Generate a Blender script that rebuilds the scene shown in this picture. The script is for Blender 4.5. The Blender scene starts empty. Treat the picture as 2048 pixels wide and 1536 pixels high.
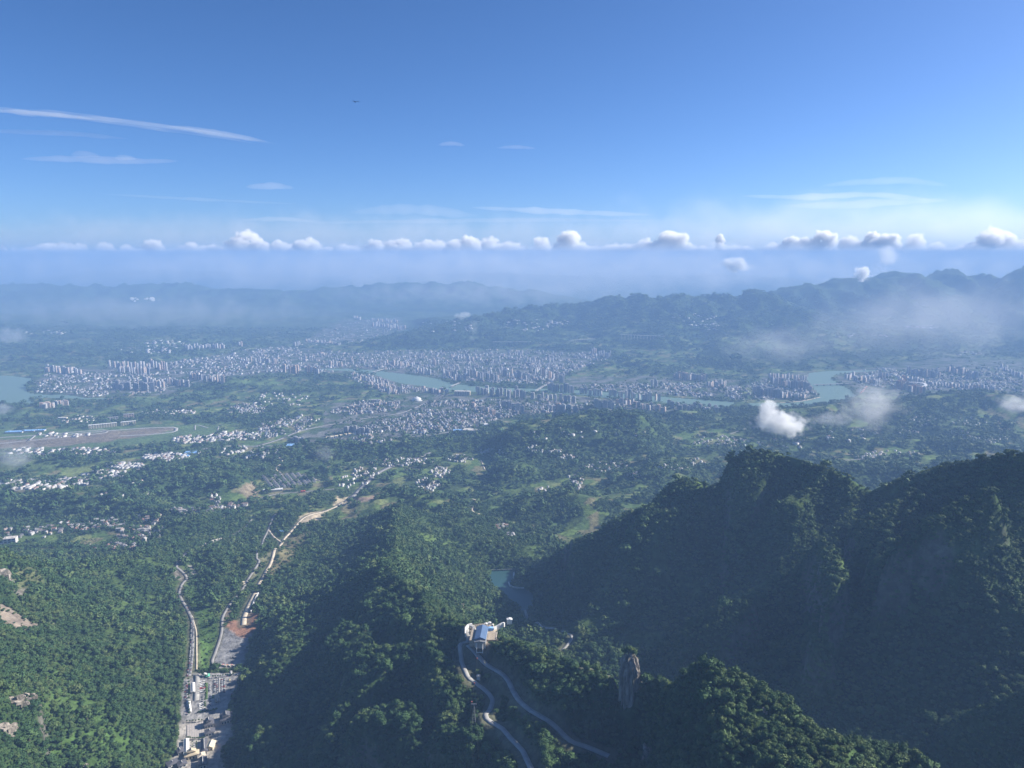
import bpy, math, random
import numpy as np
from mathutils import Vector

random.seed(7)
rng = np.random.default_rng(7)
scene = bpy.context.scene
COL = scene.collection
R = math.radians

# ------------------------------------------------------------------ camera
F = 1490.0                 # focal length in photo pixels (photo is 2048 x 1536)
PITCH = R(9.75)
CZ = 1300.0                # height of the viewpoint above the valley floor
cam_d = bpy.data.cameras.new('camera')
cam_d.sensor_width = 36.0
cam_d.lens = 36.0 * F / 2048.0
cam_d.clip_start = 1.0
cam_d.clip_end = 200000.0
cam = bpy.data.objects.new('camera', cam_d)
COL.objects.link(cam)
cam.location = (0, 0, CZ)
cam.rotation_euler = (R(90) - PITCH, 0, 0)
scene.camera = cam

# ------------------------------------------------------------------ world, sun, exposure
SUN_EL, SUN_AZ = R(31.0), R(16.0)      # azimuth measured from +x (right) towards +y (ahead)
world = bpy.data.worlds.new('World')
scene.world = world
world.use_nodes = True
wn = world.node_tree
wn.nodes.clear()
wo = wn.nodes.new('ShaderNodeOutputWorld')
wb = wn.nodes.new('ShaderNodeBackground')
sky = wn.nodes.new('ShaderNodeTexSky')
sky.sky_type = 'NISHITA'
sky.sun_disc = False
sky.sun_elevation = SUN_EL
sky.sun_rotation = R(90) - SUN_AZ
sky.altitude = 1500
sky.air_density = 0.7
sky.dust_density = 1.9
sky.ozone_density = 6.0
wb.inputs['Strength'].default_value = 0.06
hs = wn.nodes.new('ShaderNodeHueSaturation')
hs.inputs['Saturation'].default_value = 1.08
wn.links.new(sky.outputs[0], hs.inputs['Color'])
tint = wn.nodes.new('ShaderNodeVectorMath')
tint.operation = 'MULTIPLY'
tint.inputs[1].default_value = (1.07, 1.10, 1.17)
wn.links.new(hs.outputs[0], tint.inputs[0])
wn.links.new(tint.outputs[0], wb.inputs['Color'])
wn.links.new(wb.outputs[0], wo.inputs['Surface'])

sd_ = bpy.data.lights.new('sun', 'SUN')
sd_.energy = 5.0
sd_.angle = R(0.5)
sd_.color = (1.0, 0.93, 0.82)
sun = bpy.data.objects.new('sun', sd_)
COL.objects.link(sun)
SUNV = Vector((math.cos(SUN_EL) * math.cos(SUN_AZ), math.cos(SUN_EL) * math.sin(SUN_AZ), math.sin(SUN_EL)))
sun.rotation_euler = SUNV.to_track_quat('Z', 'Y').to_euler()
sun.location = (3000, 0, 3000)

scene.view_settings.view_transform = 'Standard'
scene.view_settings.look = 'None'
scene.view_settings.exposure = 1.2
scene.view_settings.gamma = 1.0
scene.view_settings.use_curve_mapping = False
cy = scene.cycles
cy.max_bounces = 4
cy.diffuse_bounces = 2
cy.glossy_bounces = 1
cy.transmission_bounces = 2
cy.transparent_max_bounces = 8
cy.volume_bounces = 3
cy.use_denoising = True
try:
    cy.denoiser = 'OPENIMAGEDENOISE'
    cy.denoising_prefilter = 'ACCURATE'
except Exception:
    pass
cy.sample_clamp_indirect = 4.0

HAZE_DENSITY = 6.9e-5
HAZE_COLOR = (0.255, 0.435, 0.76, 1)
HAZE_TOP = CZ + 220.0

# ------------------------------------------------------------------ small helpers
CP, SP = math.cos(PITCH), math.sin(PITCH)

def ray(u, v):
    """world direction per unit of depth of a photo pixel"""
    xc, yc = (u - 1024.0) / F, (768.0 - v) / F
    return xc, CP + yc * SP, -SP + yc * CP

def on_z(u, v, z):
    dx, dy, dz = ray(u, v)
    s = (z - CZ) / dz
    return (dx * s, dy * s, z)

def on_y(u, v, y):
    dx, dy, dz = ray(u, v)
    s = y / dy
    return (dx * s, y, CZ + dz * s)

def tag(o, label=None, cat=None, group=None, kind=None):
    if label: o['label'] = label
    if cat: o['category'] = cat
    if group: o['group'] = group
    if kind: o['kind'] = kind
    return o

def empty(name, loc, rz=0.0):
    o = bpy.data.objects.new(name, None)
    o.empty_display_size = 2
    COL.objects.link(o)
    o.location = loc
    o.rotation_euler = (0, 0, rz)
    return o

def link_mesh(name, me, parent=None, loc=None, rz=0.0):
    o = bpy.data.objects.new(name, me)
    COL.objects.link(o)
    if parent: o.parent = parent
    if loc is not None: o.location = loc
    if rz: o.rotation_euler = (0, 0, rz)
    return o

class MB:
    """collects simple solids as one mesh"""
    def __init__(s):
        s.v, s.f, s.m = [], [], []
    def add(s, vs, fs, mi=0):
        n = len(s.v)
        s.v += [tuple(p) for p in vs]
        s.f += [tuple(i + n for i in f) for f in fs]
        s.m += [mi] * len(fs)
        return s
    def box(s, c, d, mi=0, rz=0.0, taper=1.0):
        cx, cy_, cz = c; w, l, h = d[0] / 2, d[1] / 2, d[2]
        co, si = math.cos(rz), math.sin(rz)
        vs = []
        for k, t in ((0, 1.0), (1, taper)):
            for sx, sy in ((-1, -1), (1, -1), (1, 1), (-1, 1)):
                x, y = sx * w * t, sy * l * t
                vs.append((cx + x * co - y * si, cy_ + x * si + y * co, cz + k * h))
        return s.add(vs, [(3, 2, 1, 0), (4, 5, 6, 7), (0, 1, 5, 4), (1, 2, 6, 5), (2, 3, 7, 6), (3, 0, 4, 7)], mi)
    def gable(s, c, d, mi=0, over=0.6, rz=0.0, hip=0.0):
        """roof over a w x l footprint, ridge along y; d = (w, l, height)"""
        cx, cy_, cz = c; w, l, h = d[0] / 2 + over, d[1] / 2 + over, d[2]
        co, si = math.cos(rz), math.sin(rz)
        t = 0.25
        pts = [(-w, -l, 0), (w, -l, 0), (w, l, 0), (-w, l, 0), (-w, -l, t), (w, -l, t), (w, l, t), (-w, l, t), (0, -l + hip, t + h), (0, l - hip, t + h)]
        vs = [(cx + x * co - y * si, cy_ + x * si + y * co, cz + z) for x, y, z in pts]
        return s.add(vs, [(3, 2, 1, 0), (0, 1, 5, 4), (1, 2, 6, 5), (2, 3, 7, 6), (3, 0, 4, 7), (4, 5, 8), (6, 7, 9), (5, 6, 9, 8), (7, 4, 8, 9)], mi)
    def beam(s, a, b, r, mi=0):
        a, b = Vector(a), Vector(b)
        d = (b - a).normalized()
        u = d.orthogonal().normalized() * r
        w = d.cross(u).normalized() * r
        vs = [a + u + w, a - u + w, a - u - w, a + u - w, b + u + w, b - u + w, b - u - w, b + u - w]
        return s.add(vs, [(3, 2, 1, 0), (4, 5, 6, 7), (0, 1, 5, 4), (1, 2, 6, 5), (2, 3, 7, 6), (3, 0, 4, 7)], mi)
    def cyl(s, c, r, h, n=12, mi=0, r2=None):
        r2 = r if r2 is None else r2
        vs = [(c[0] + math.cos(2 * math.pi * k / n) * r, c[1] + math.sin(2 * math.pi * k / n) * r, c[2]) for k in range(n)]
        vs += [(c[0] + math.cos(2 * math.pi * k / n) * r2, c[1] + math.sin(2 * math.pi * k / n) * r2, c[2] + h) for k in range(n)]
        fs = [(k, (k + 1) % n, n + (k + 1) % n, n + k) for k in range(n)] + [tuple(range(n))[::-1], tuple(range(n, 2 * n))]
        return s.add(vs, fs, mi)
    def mesh(s, name, mats, smooth=False):
        me = bpy.data.meshes.new(name)
        me.from_pydata(s.v, [], s.f)
        for m in (mats if isinstance(mats, (list, tuple)) else [mats]): me.materials.append(m)
        me.polygons.foreach_set('material_index', s.m)
        if smooth: me.polygons.foreach_set('use_smooth', [True] * len(s.f))
        me.update()
        return me
    def obj(s, name, mats, parent=None, loc=None, rz=0.0, smooth=False):
        return link_mesh(name, s.mesh(name, mats, smooth), parent, loc, rz)

# ------------------------------------------------------------------ noise in numpy
def _hash(ix, iy, seed):
    h = (ix.astype(np.int64) * 374761393 + iy.astype(np.int64) * 668265263 + seed * 1442695041) & 0xFFFFFFFF
    h = ((h ^ (h >> 13)) * 1274126177) & 0xFFFFFFFF
    return (h ^ (h >> 16)) & 0xFFFFFFFF

def perlin(x, y, seed=0):
    x = np.asarray(x, float); y = np.asarray(y, float)
    x0, y0 = np.floor(x), np.floor(y)
    fx, fy = x - x0, y - y0
    sx, sy = fx * fx * fx * (fx * (fx * 6 - 15) + 10), fy * fy * fy * (fy * (fy * 6 - 15) + 10)
    def g(ix, iy, dx, dy):
        a = _hash(ix, iy, seed) * (2 * np.pi / 4294967296.0)
        return np.cos(a) * dx + np.sin(a) * dy
    a = g(x0, y0, fx, fy); b = g(x0 + 1, y0, fx - 1, fy)
    c = g(x0, y0 + 1, fx, fy - 1); d = g(x0 + 1, y0 + 1, fx - 1, fy - 1)
    return ((a + sx * (b - a)) * (1 - sy) + (c + sx * (d - c)) * sy) * 1.5

def fbm(x, y, seed=0, octv=4, gain=0.5, ridged=False):
    s = 0; a = 1.0; t = 0
    for k in range(octv):
        n = perlin(x * 2 ** k + 17.3 * k, y * 2 ** k - 9.1 * k, seed + k)
        s = s + a * ((1 - 2 * np.abs(n)) if ridged else n)
        t += a; a *= gain
    return s / t

def cell(x, y, seed=0):
    """voronoi cell id (0..1 random) and nearest distance"""
    x0, y0 = np.floor(x), np.floor(y)
    best = np.full(x.shape, 9.0); second = np.full(x.shape, 9.0); cid = np.zeros(x.shape)
    for i in (-1, 0, 1):
        for j in (-1, 0, 1):
            hx = _hash(x0 + i, y0 + j, seed) / 4294967296.0
            hy = _hash(x0 + i, y0 + j, seed + 99) / 4294967296.0
            d = (x0 + i + hx - x) ** 2 + (y0 + j + hy - y) ** 2
            m = d < best
            second = np.where(m, best, np.minimum(second, d))
            cid = np.where(m, _hash(x0 + i, y0 + j, seed + 7) / 4294967296.0, cid)
            best = np.where(m, d, best)
    return cid, np.sqrt(best), np.sqrt(second)

def sstep(a, b, x):
    t = np.clip((x - a) / (b - a), 0, 1)
    return t * t * (3 - 2 * t)

def seg_dist(px, py, a, b):
    """distance, parameter and side to segment ab"""
    dx, dy = b[0] - a[0], b[1] - a[1]
    L2 = dx * dx + dy * dy + 1e-9
    t = np.clip(((px - a[0]) * dx + (py - a[1]) * dy) / L2, 0, 1)
    ex, ey = px - (a[0] + t * dx), py - (a[1] + t * dy)
    side = dx * ey - dy * ex
    return np.sqrt(ex * ex + ey * ey), t, side

def signed_poly(px, py, poly):
    d = np.full(px.shape, 1e9); ins = np.zeros(px.shape, bool)
    n = len(poly)
    for k in range(n):
        a, b = poly[k], poly[(k + 1) % n]
        dd, _, _ = seg_dist(px, py, a, b)
        d = np.minimum(d, dd)
        c = ((a[1] > py) != (b[1] > py)) & (px < (b[0] - a[0]) * (py - a[1]) / (b[1] - a[1] + 1e-12) + a[0])
        ins ^= c
    return np.where(ins, -d, d)

# ------------------------------------------------------------------ terrain height field
Y0, Y1, DR = 340.0, 60000.0, 0.0041
NR = int(math.log(Y1 / Y0) / DR) + 1
TT, NT = 1.15, 570
rows = Y0 * np.exp(np.arange(NR) * DR)
tcol = np.linspace(-TT, TT, NT)
GX = rows[:, None] * tcol[None, :]
GY = np.repeat(rows[:, None], NT, 1)

def base_h(y):
    return np.interp(y, [0, 700, 1000, 1300, 1500, 1800, 2000, 2450, 3000, 3600, 4300, 5200, 6000, 9000, 60000],
                     [520, 420, 365, 337, 328, 290, 255, 195, 135, 90, 50, 18, 4, 0, 0])

RIDGES = []
def ridge(pts, L_left, L_right, p=1.25, rib=0.0, ribw=170.0, mode='z', seed=0, pw=None):
    P = [(on_z(*q) if mode == 'z' else on_y(*q)) for q in pts]
    RIDGES.append((P, L_left, L_right, p, rib, ribw, seed))

# central ridge that carries the cable car station (runs from far to near)
ridge([(800, 1006, 285), (797, 1045, 355), (792, 1088, 425), (772, 1126, 495), (800, 1150, 505), (835, 1190, 530), (862, 1225, 556),
       (925, 1250, 582), (960, 1268, 600), (1040, 1290, 612), (1110, 1315, 625), (1200, 1352, 638), (1236, 1380, 622), (1262, 1408, 606), (1290, 1412, 615), (1320, 1400, 650)],
      225, 265, 1.15, 0.8, 190, seed=3)
# round hill in the right foreground
ridge([(1318, 1385, 690), (1345, 1350, 728), (1400, 1332, 750), (1470, 1360, 758), (1530, 1398, 760), (1600, 1446, 764), (1675, 1520, 768), (1700, 1620, 765)],
      105, 360, 2.0, 0.10, 90, seed=5)
ridge([(1735, 1528, 735), (1795, 1506, 738), (1845, 1518, 733), (1880, 1560, 733)], 70, 110, 1.6, 0.1, 90, seed=6)
# spur right of the reservoir, then the dark massif skyline
ridge([(1060, 1125, 255), (1130, 1088, 372), (1220, 1050, 470), (1300, 1006, 560), (1335, 968, 632), (1365, 952, 655), (1395, 958, 650), (1432, 976, 625),
       (1448, 956, 662), (1466, 913, 728), (1500, 903, 748), (1560, 910, 745), (1640, 930, 745), (1700, 948, 735), (1745, 976, 705), (1800, 950, 745), (1880, 928, 800), (1960, 912, 850), (2048, 897, 900), (2200, 900, 860), (2500, 930, 800), (2900, 960, 740)],
      330, 410, 1.25, 0.9, 195, seed=8)
# ribs that descend from the massif towards the ravine
ridge([(1985, 1000, 830), (1900, 1060, 775), (1840, 1105, 725), (1790, 1160, 660), (1760, 1230, 585)], 90, 90, 1.4, 0.4, 90, seed=12)
ridge([(1820, 1000, 730), (1740, 1085, 665), (1690, 1140, 615), (1650, 1210, 560), (1640, 1300, 500), (1620, 1390, 440)], 80, 80, 1.4, 0.4, 90, seed=14)
ridge([(1600, 1100, 570), (1540, 1180, 530), (1470, 1250, 490), (1400, 1320, 440), (1350, 1380, 390)], 110, 170, 1.4, 0.35, 90, seed=15)
ridge([(2300, 1250, 760), (2150, 1350, 680), (2048, 1400, 620), (1950, 1440, 560)], 120, 120, 1.4, 0.4, 90, seed=16)
# left mountain
ridge([(-400, 1180, 760), (-200, 1140, 640), (-60, 1112, 545), (2, 1106, 500), (50, 1122, 425), (110, 1128, 380), (190, 1120, 335), (262, 1114, 292), (320, 1098, 240), (345, 1080, 205)],
      240, 300, 1.3, 0.30, 190, seed=21)
ridge([(-350, 1330, 760), (-120, 1370, 630), (0, 1395, 545), (60, 1412, 490), (110, 1450, 440), (150, 1500, 400)], 230, 210, 1.5, 0.22, 150, seed=22)
# low forested hills of the middle ground
for pts, L in [
    ([(432, 1098, 228), (446, 1140, 248), (432, 1190, 262), (405, 1225, 270)], 90),
    ([(290, 1078, 165), (345, 1048, 200), (400, 1036, 205), (460, 1046, 160)], 130),
    ([(-60, 1010, 175), (60, 1000, 185), (150, 985, 180), (230, 985, 170)], 190),
    ([(320, 962, 150), (370, 945, 170), (430, 948, 140)], 150),
    ([(560, 893, 105), (620, 880, 130), (700, 885, 120), (790, 880, 115), (850, 888, 110)], 230),
    ([(470, 1000, 120), (500, 1005, 115), (520, 1015, 120)], 80),
    ([(870, 892, 130), (935, 868, 195), (1000, 862, 205), (1060, 848, 235), (1130, 834, 255), (1220, 824, 262), (1310, 824, 250), (1400, 834, 225), (1500, 832, 185)], 330),
    ([(1020, 930, 150), (1080, 920, 165), (1130, 935, 150)], 170),
    ([(1060, 1000, 190), (1120, 985, 210), (1180, 990, 215)], 170),
    ([(1500, 832, 185), (1600, 818, 150), (1700, 806, 135), (1790, 812, 140), (1870, 792, 165), (1940, 782, 175), (2048, 795, 170), (2200, 800, 180)], 300),
    ([(1280, 880, 170), (1350, 905, 160), (1300, 930, 190)], 260),
    ([(1640, 870, 120), (1700, 880, 130), (1760, 890, 110)], 260),
    ([(1900, 880, 130), (1980, 900, 140)], 260),
    ([(1700, 930, 190), (1800, 935, 200), (1900, 900, 150)], 260),
    ([(560, 770, 60), (640, 765, 75), (700, 780, 60)], 260),
    ([(90, 745, 0), (110, 740, 30)], 100),
    ([(540, 960, 75), (600, 990, 95), (640, 985, 90)], 120),
]:
    ridge(pts, L, L, 1.6, 0.25, 120, seed=31 + len(RIDGES))
# far hills and mountains (given by distance)
for pts, L, rb in [
    ([(1120, 745, 8600), (1170, 735, 8700), (1220, 740, 8700)], 330, .2),
    ([(860, 664, 11200), (950, 640, 11800), (1050, 622, 12500), (1120, 614, 13000), (1190, 622, 13500)], 1300, .35),
    ([(1180, 615, 13000), (1230, 602, 12800), (1300, 597, 12500), (1400, 598, 12500), (1480, 600, 12500), (1497, 591, 12500), (1515, 600, 12600)], 1500, .4),
    ([(1515, 612, 12500), (1480, 650, 11000), (1450, 690, 9800), (1420, 722, 9200)], 700, .5),
    ([(1350, 640, 11500), (1320, 690, 10000), (1290, 725, 9300)], 600, .5),
    ([(1600, 650, 11500), (1620, 690, 10200), (1580, 725, 9400)], 650, .5),
    ([(1520, 608, 13500), (1560, 588, 13800), (1605, 573, 14000), (1640, 578, 14000), (1690, 560, 14200), (1750, 556, 14400), (1790, 549, 14400), (1830, 545, 14400),
      (1860, 553, 14400), (1905, 546, 14500), (1950, 557, 14500), (2000, 553, 14300), (2048, 542, 14000), (2200, 520, 13800), (2500, 520, 13000)], 1900, .35),
    ([(1750, 660, 11000), (1830, 665, 10700), (1900, 680, 10300)], 700, .3),
    ([(-300, 575, 20000), (0, 570, 20500), (120, 574, 20000), (350, 571, 20500), (420, 580, 20000), (560, 584, 19500), (700, 576, 20000), (800, 570, 20500), (900, 568, 20500), (1000, 577, 20000), (1100, 592, 19000)], 1900, .35),
    ([(-200, 640, 14500), (0, 630, 14800), (150, 632, 14800), (300, 628, 15200), (420, 640, 14500), (520, 650, 14000)], 1300, .4),
    ([(0, 672, 11600), (120, 665, 12000), (260, 668, 11800), (350, 680, 11200)], 800, .4),
    ([(200, 545, 33000), (300, 542, 34000), (420, 546, 33000), (600, 556, 31000)], 3500, .2),
    ([(760, 556, 30000), (960, 548, 32000), (1200, 556, 30000), (1450, 552, 30000), (1600, 560, 28000)], 3500, .2),
    ([(-1200, 530, 46000), (-200, 528, 47000), (500, 531, 46000), (1100, 529, 47000), (1700, 527, 47000), (2600, 529, 46000)], 6000, .15),
]:
    ridge(pts, L, L, 1.4, rb, L * 0.30, mode='y', seed=61 + len(RIDGES))

print('terrain', NR, NT)
H = np.zeros_like(GX)
BH = base_h(GY)
wamp = 18 + 45 * sstep(2600, 4500, GY)
wx = GX + wamp * perlin(GX / 240, GY / 240, 51)
wy = GY + wamp * perlin(GX / 240, GY / 240, 52)
acc = np.zeros_like(GX)
for (P, Ll, Lr, p, rib, ribw, seed) in RIDGES:
    xs = [q[0] for q in P]; ys = [q[1] for q in P]
    M = 3.2 * max(Ll, Lr)
    r0 = max(0, np.searchsorted(rows, max(Y0, min(ys) - M)) - 1); r1 = min(NR, np.searchsorted(rows, max(ys) + M) + 1)
    sx, sy = wx[r0:r1], wy[r0:r1]
    hb = np.full(sx.shape, 1e9); best_s = np.zeros(sx.shape); best_h = np.zeros(sx.shape); best_side = np.zeros(sx.shape)
    s0 = 0.0
    for a, b in zip(P[:-1], P[1:]):
        d, t, side = seg_dist(sx, sy, a, b)
        ln = math.hypot(b[0] - a[0], b[1] - a[1])
        m = d < hb
        hb = np.where(m, d, hb)
        best_s = np.where(m, s0 + t * ln, best_s)
        ha, hbb = a[2] - float(base_h(a[1])), b[2] - float(base_h(b[1]))
        best_h = np.where(m, ha + (hbb - ha) * t, best_h)
        best_side = np.where(m, side, best_side)
        s0 += ln
    L = np.where(best_side > 0, Ll, Lr)      # left of the walking direction / right of it
    L = L * (0.45 + 0.55 * np.clip(best_h / max(1.0, max(q_[2] - float(base_h(q_[1])) for q_ in P)), 0.05, 1))
    q = hb / L
    rb = perlin(best_s / ribw + 0.35 * perlin(hb / ribw * 0.5, best_s / ribw, seed + 3), hb / (ribw * 3.5) + np.where(best_side > 0, 0, 40.0), seed)
    rb2 = perlin(best_s / (ribw * 0.45), hb / (ribw * 1.6) + np.where(best_side > 0, 0, 40.0), seed + 1)
    ribs = (1 - 2.0 * np.abs(rb)) * 0.75 + rb2 * 0.45 - 0.1
    if p < 1.3 and max(Ll, Lr) < 500: h = best_h * (0.12 * np.exp(-hb / 50) + 0.88 * np.exp(-q ** p))
    else: h = best_h * (1 + .16 * perlin(best_s / (Ll * .35), best_s * 0, seed + 9) * (max(Ll, Lr) > 600)) * np.exp(-q ** p)
    if seed == 3: ribs = ribs * np.where(best_side > 0, .3, 1.0)
    h = h + best_h * rib * ribs * 0.42 * np.clip(q * 2.4, 0, 1) * np.exp(-q * 1.1)
    h = np.clip(h, 0, None)
    acc[r0:r1] += h ** 5
acc = acc ** 0.2
lowland = np.exp(-(acc / 60.0))
far_f = sstep(9500, 14000, GY)
hn = fbm(GX / 620, GY / 620, 71, 4, 0.5)
hills = np.clip(hn + 0.12, 0, None) ** 1.1 * 150 * (1 - far_f) + np.clip(fbm(GX / 2600, GY / 2600, 75, 4, .5) + 0.15, 0, None) * 380 * far_f
hills *= sstep(900, 2400, GY)
fine = fbm(GX / 90, GY / 90, 81, 3, 0.5) * 11 * np.clip(acc / 150, 0.1, 1) * sstep(200, 600, GY)
H = BH + (acc ** 3 + (hills * (0.35 + 0.65 * lowland)) ** 3) ** (1 / 3.0) + fine

crag = fbm(GX / 700, GY / 700, 87, 4, .55, True)
H += sstep(8800, 10500, GY) * np.clip(acc / 500, 0, 1) * (crag - .35) * 190
# -- project every grid vertex into the photo, used to lay out land cover
def project(x, y, z):
    dy, dz = y, z - CZ
    depth = dy * CP - dz * SP
    return 1024 + F * x / depth, 768 - F * (dy * SP + dz * CP) / depth

# flat ground: polygons given in photo pixels on a level plane
def flat(poly, z, soft=60.0, steep=0.4):
    W = [on_z(u, v, z)[:2] for u, v in poly]
    ys = [p[1] for p in W]
    r0 = max(0, np.searchsorted(rows, max(Y0, min(ys) - soft * 4)) - 1); r1 = min(NR, np.searchsorted(rows, max(ys) + soft * 4) + 1)
    sd = signed_poly(GX[r0:r1], GY[r0:r1], W)
    k = 1 - sstep(0, soft, sd)
    H[r0:r1] = H[r0:r1] * (1 - k) + z * k
    return W

# city and airport lowland, softened hills
flat([(-300, 850), (60, 850), (200, 820), (420, 790), (700, 800), (900, 815), (1000, 838), (900, 858), (700, 890), (560, 900), (380, 905), (200, 905), (-300, 930)], 6, 420)
flat([(-300, 735), (350, 725), (480, 700), (560, 690), (700, 700), (1020, 696), (1180, 710), (1130, 745), (1300, 756), (1500, 752), (1640, 740), (1900, 700), (2300, 705),
      (2300, 790), (1900, 785), (1700, 800), (1460, 812), (1300, 808), (1100, 815), (700, 790), (540, 745), (300, 790), (-300, 815)], 3, 350)
flat([(640, 645), (800, 635), (830, 660), (700, 690), (600, 690)], 10, 350)
# valley villages
flat([(-100, 1040), (120, 1040), (330, 1050), (300, 1075), (230, 1098), (100, 1085), (-100, 1095)], 112, 160)
flat([(340, 1000), (480, 990), (520, 1000), (480, 1028), (360, 1028)], 88, 130)
flat([(510, 945), (640, 940), (640, 985), (540, 1000), (520, 985)], 66, 120)
flat([(690, 935), (860, 910), (980, 900), (940, 990), (840, 995), (730, 975), (700, 990)], 62, 180)
flat([(1100, 925), (1260, 915), (1270, 945), (1150, 975), (1060, 1000), (1040, 990)], 92, 150)
flat([(1350, 870), (1500, 855), (1520, 890), (1400, 935), (1340, 925)], 60, 260)
flat([(1640, 905), (1860, 900), (1880, 925), (1650, 925)], 60, 200)
flat([(0, 955), (230, 925), (420, 890), (440, 900), (300, 930), (200, 965), (0, 985)], 45, 160)
flat([(1040, 1200), (1062, 1196), (1090, 1240), (1130, 1270), (1150, 1290), (1120, 1292), (1060, 1250)], 214, 110)
# gorge with a cliff on its right side, between the road slope and the round hill
gsd = signed_poly(GX[:360], GY[:360], [(60, 1000), (100, 1008), (150, 1000), (180, 985), (184, 930), (180, 880), (174, 840), (168, 800), (160, 740), (60, 740)])
gcap = 596 + np.clip(gsd + 6 * perlin(GX[:360] / 22, GY[:360] / 22, 220), 0, None) * 2.0
H[:360] = np.where(gsd < 90, np.minimum(H[:360], gcap), H[:360])
# hand-made pads on the mountain
PADS = {}
PADS['car_park'] = flat([(372, 1345), (482, 1342), (474, 1368), (462, 1400), (450, 1432), (362, 1444), (366, 1400)], 330, 110)
PADS['plaza'] = flat([(362, 1444), (462, 1428), (466, 1470), (440, 1500), (450, 1545), (330, 1545), (356, 1500)], 333, 110)
PADS['gravel'] = flat([(448, 1250), (470, 1258), (520, 1235), (500, 1290), (486, 1335), (430, 1334), (440, 1290)], 300, 90)
PADS['station'] = flat([(938, 1248), (968, 1246), (992, 1250), (992, 1280), (975, 1290), (946, 1284), (938, 1268)], 600, 14)

# water
RES_Z = 200.0
WATER = []
def water(poly, z, bank, soft):
    W = [on_z(u, v, z)[:2] for u, v in poly]
    ys = [p[1] for p in W]
    r0 = max(0, np.searchsorted(rows, max(Y0, min(ys) - soft * 2)) - 1); r1 = min(NR, np.searchsorted(rows, max(ys) + soft * 2) + 1)
    sd = signed_poly(GX[r0:r1], GY[r0:r1], W)
    h = H[r0:r1]
    lim = z + np.clip(sd, -20, None) * bank
    cap = np.where(sd < soft, np.minimum(h, np.where(sd < 0, z - 6 - 0 * sd, z + 1.0 + sd * bank)), h)
    cap = np.where((sd >= 0) & (sd < soft), np.maximum(cap, z + 1.0 + np.minimum(sd * 0.08, 3)), cap)
    H[r0:r1] = cap
    WATER.append((W, z))
    return W
res_poly = [(983, 1143), (1028, 1141), (1027, 1158), (1018, 1168), (1030, 1176), (1052, 1178), (1066, 1190), (1060, 1214), (1046, 1218), (1018, 1196), (996, 1180), (978, 1160)]
water(res_poly, RES_Z, 0.55, 120)
rivL = [(-300, 748), (20, 752), (62, 757), (52, 768), (50, 780), (58, 787), (90, 789.5), (130, 790), (172, 796), (215, 796), (213, 799), (150, 797.5), (100, 796), (60, 796.5), (56, 802), (78, 807), (40, 809), (0, 807), (-300, 812)]
rivM = [(640, 737), (700, 738), (748, 741), (790, 746), (840, 752), (870, 757), (905, 768), (950, 772.5), (1000, 776), (1100, 778), (1180, 782), (1260, 789), (1350, 796), (1420, 801), (1490, 806),
        (1500, 815), (1440, 816), (1380, 810), (1300, 802.5), (1200, 794.5), (1150, 789), (1090, 785), (1030, 784), (960, 784), (900, 783), (850, 773), (800, 766), (770, 757), (745, 747), (700, 742), (640, 740)]
rivR = [(1618, 746), (1660, 742), (1760, 741), (1700, 745), (1680, 748), (1664, 752), (1662, 758), (1680, 770), (1700, 780), (1712, 792), (1690, 799), (1650, 806), (1600, 812), (1490, 816), (1500, 806), (1580, 806), (1610, 802), (1640, 795), (1642, 790), (1630, 778), (1622, 770), (1614, 758)]
for q in (rivL, rivM, rivR): water(q, 0.0, 0.15, 130)

# -- nearest-surface lookup along a viewing ray (the grid columns are rays seen from above)
def zat(x, y):
    x = np.asarray(x, float); y = np.asarray(y, float)
    fr = np.clip(np.log(np.maximum(y, Y0) / Y0) / DR, 0, NR - 1.001)
    ft = np.clip((x / np.maximum(y, 1) + TT) / (2 * TT) * (NT - 1), 0, NT - 1.001)
    i, j = fr.astype(int), ft.astype(int)
    a, b = fr - i, ft - j
    a = (y - rows[i]) / (rows[i + 1] - rows[i]); a = np.clip(a, 0, 1)
    return (H[i, j] * (1 - a) * (1 - b) + H[i + 1, j] * a * (1 - b) + H[i, j + 1] * (1 - a) * b + H[i + 1, j + 1] * a * b)

def at(u, v):
    """first point of the terrain hit by the viewing ray of a photo pixel"""
    dx, dy, dz = ray(u, v)
    zz = zat(rows * dx / dy, rows)
    rz = CZ + rows * dz / dy
    k = np.argmax(rz <= zz)
    if rz[k] > zz[k]: return (rows[-1] * dx / dy, rows[-1], zz[-1])
    if k == 0: k = 1
    d0, d1 = rz[k - 1] - zz[k - 1], rz[k] - zz[k]
    y = rows[k - 1] + (rows[k] - rows[k - 1]) * d0 / (d0 - d1)
    x = y * dx / dy
    return (x, y, float(zat(x, y)))

def catmull(P, step):
    P = [np.array(p, float) for p in P]
    Q = [2 * P[0] - P[1]] + P + [2 * P[-1] - P[-2]]
    out = []
    for k in range(1, len(Q) - 2):
        n = max(2, int(np.linalg.norm(Q[k + 1][:2] - Q[k][:2]) / step))
        for i in range(n):
            t = i / n
            out.append(0.5 * ((2 * Q[k]) + (-Q[k - 1] + Q[k + 1]) * t + (2 * Q[k - 1] - 5 * Q[k] + 4 * Q[k + 1] - Q[k + 2]) * t * t + (-Q[k - 1] + 3 * Q[k] - 3 * Q[k + 1] + Q[k + 2]) * t ** 3))
    out.append(P[-1])
    return np.array(out)

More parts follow.
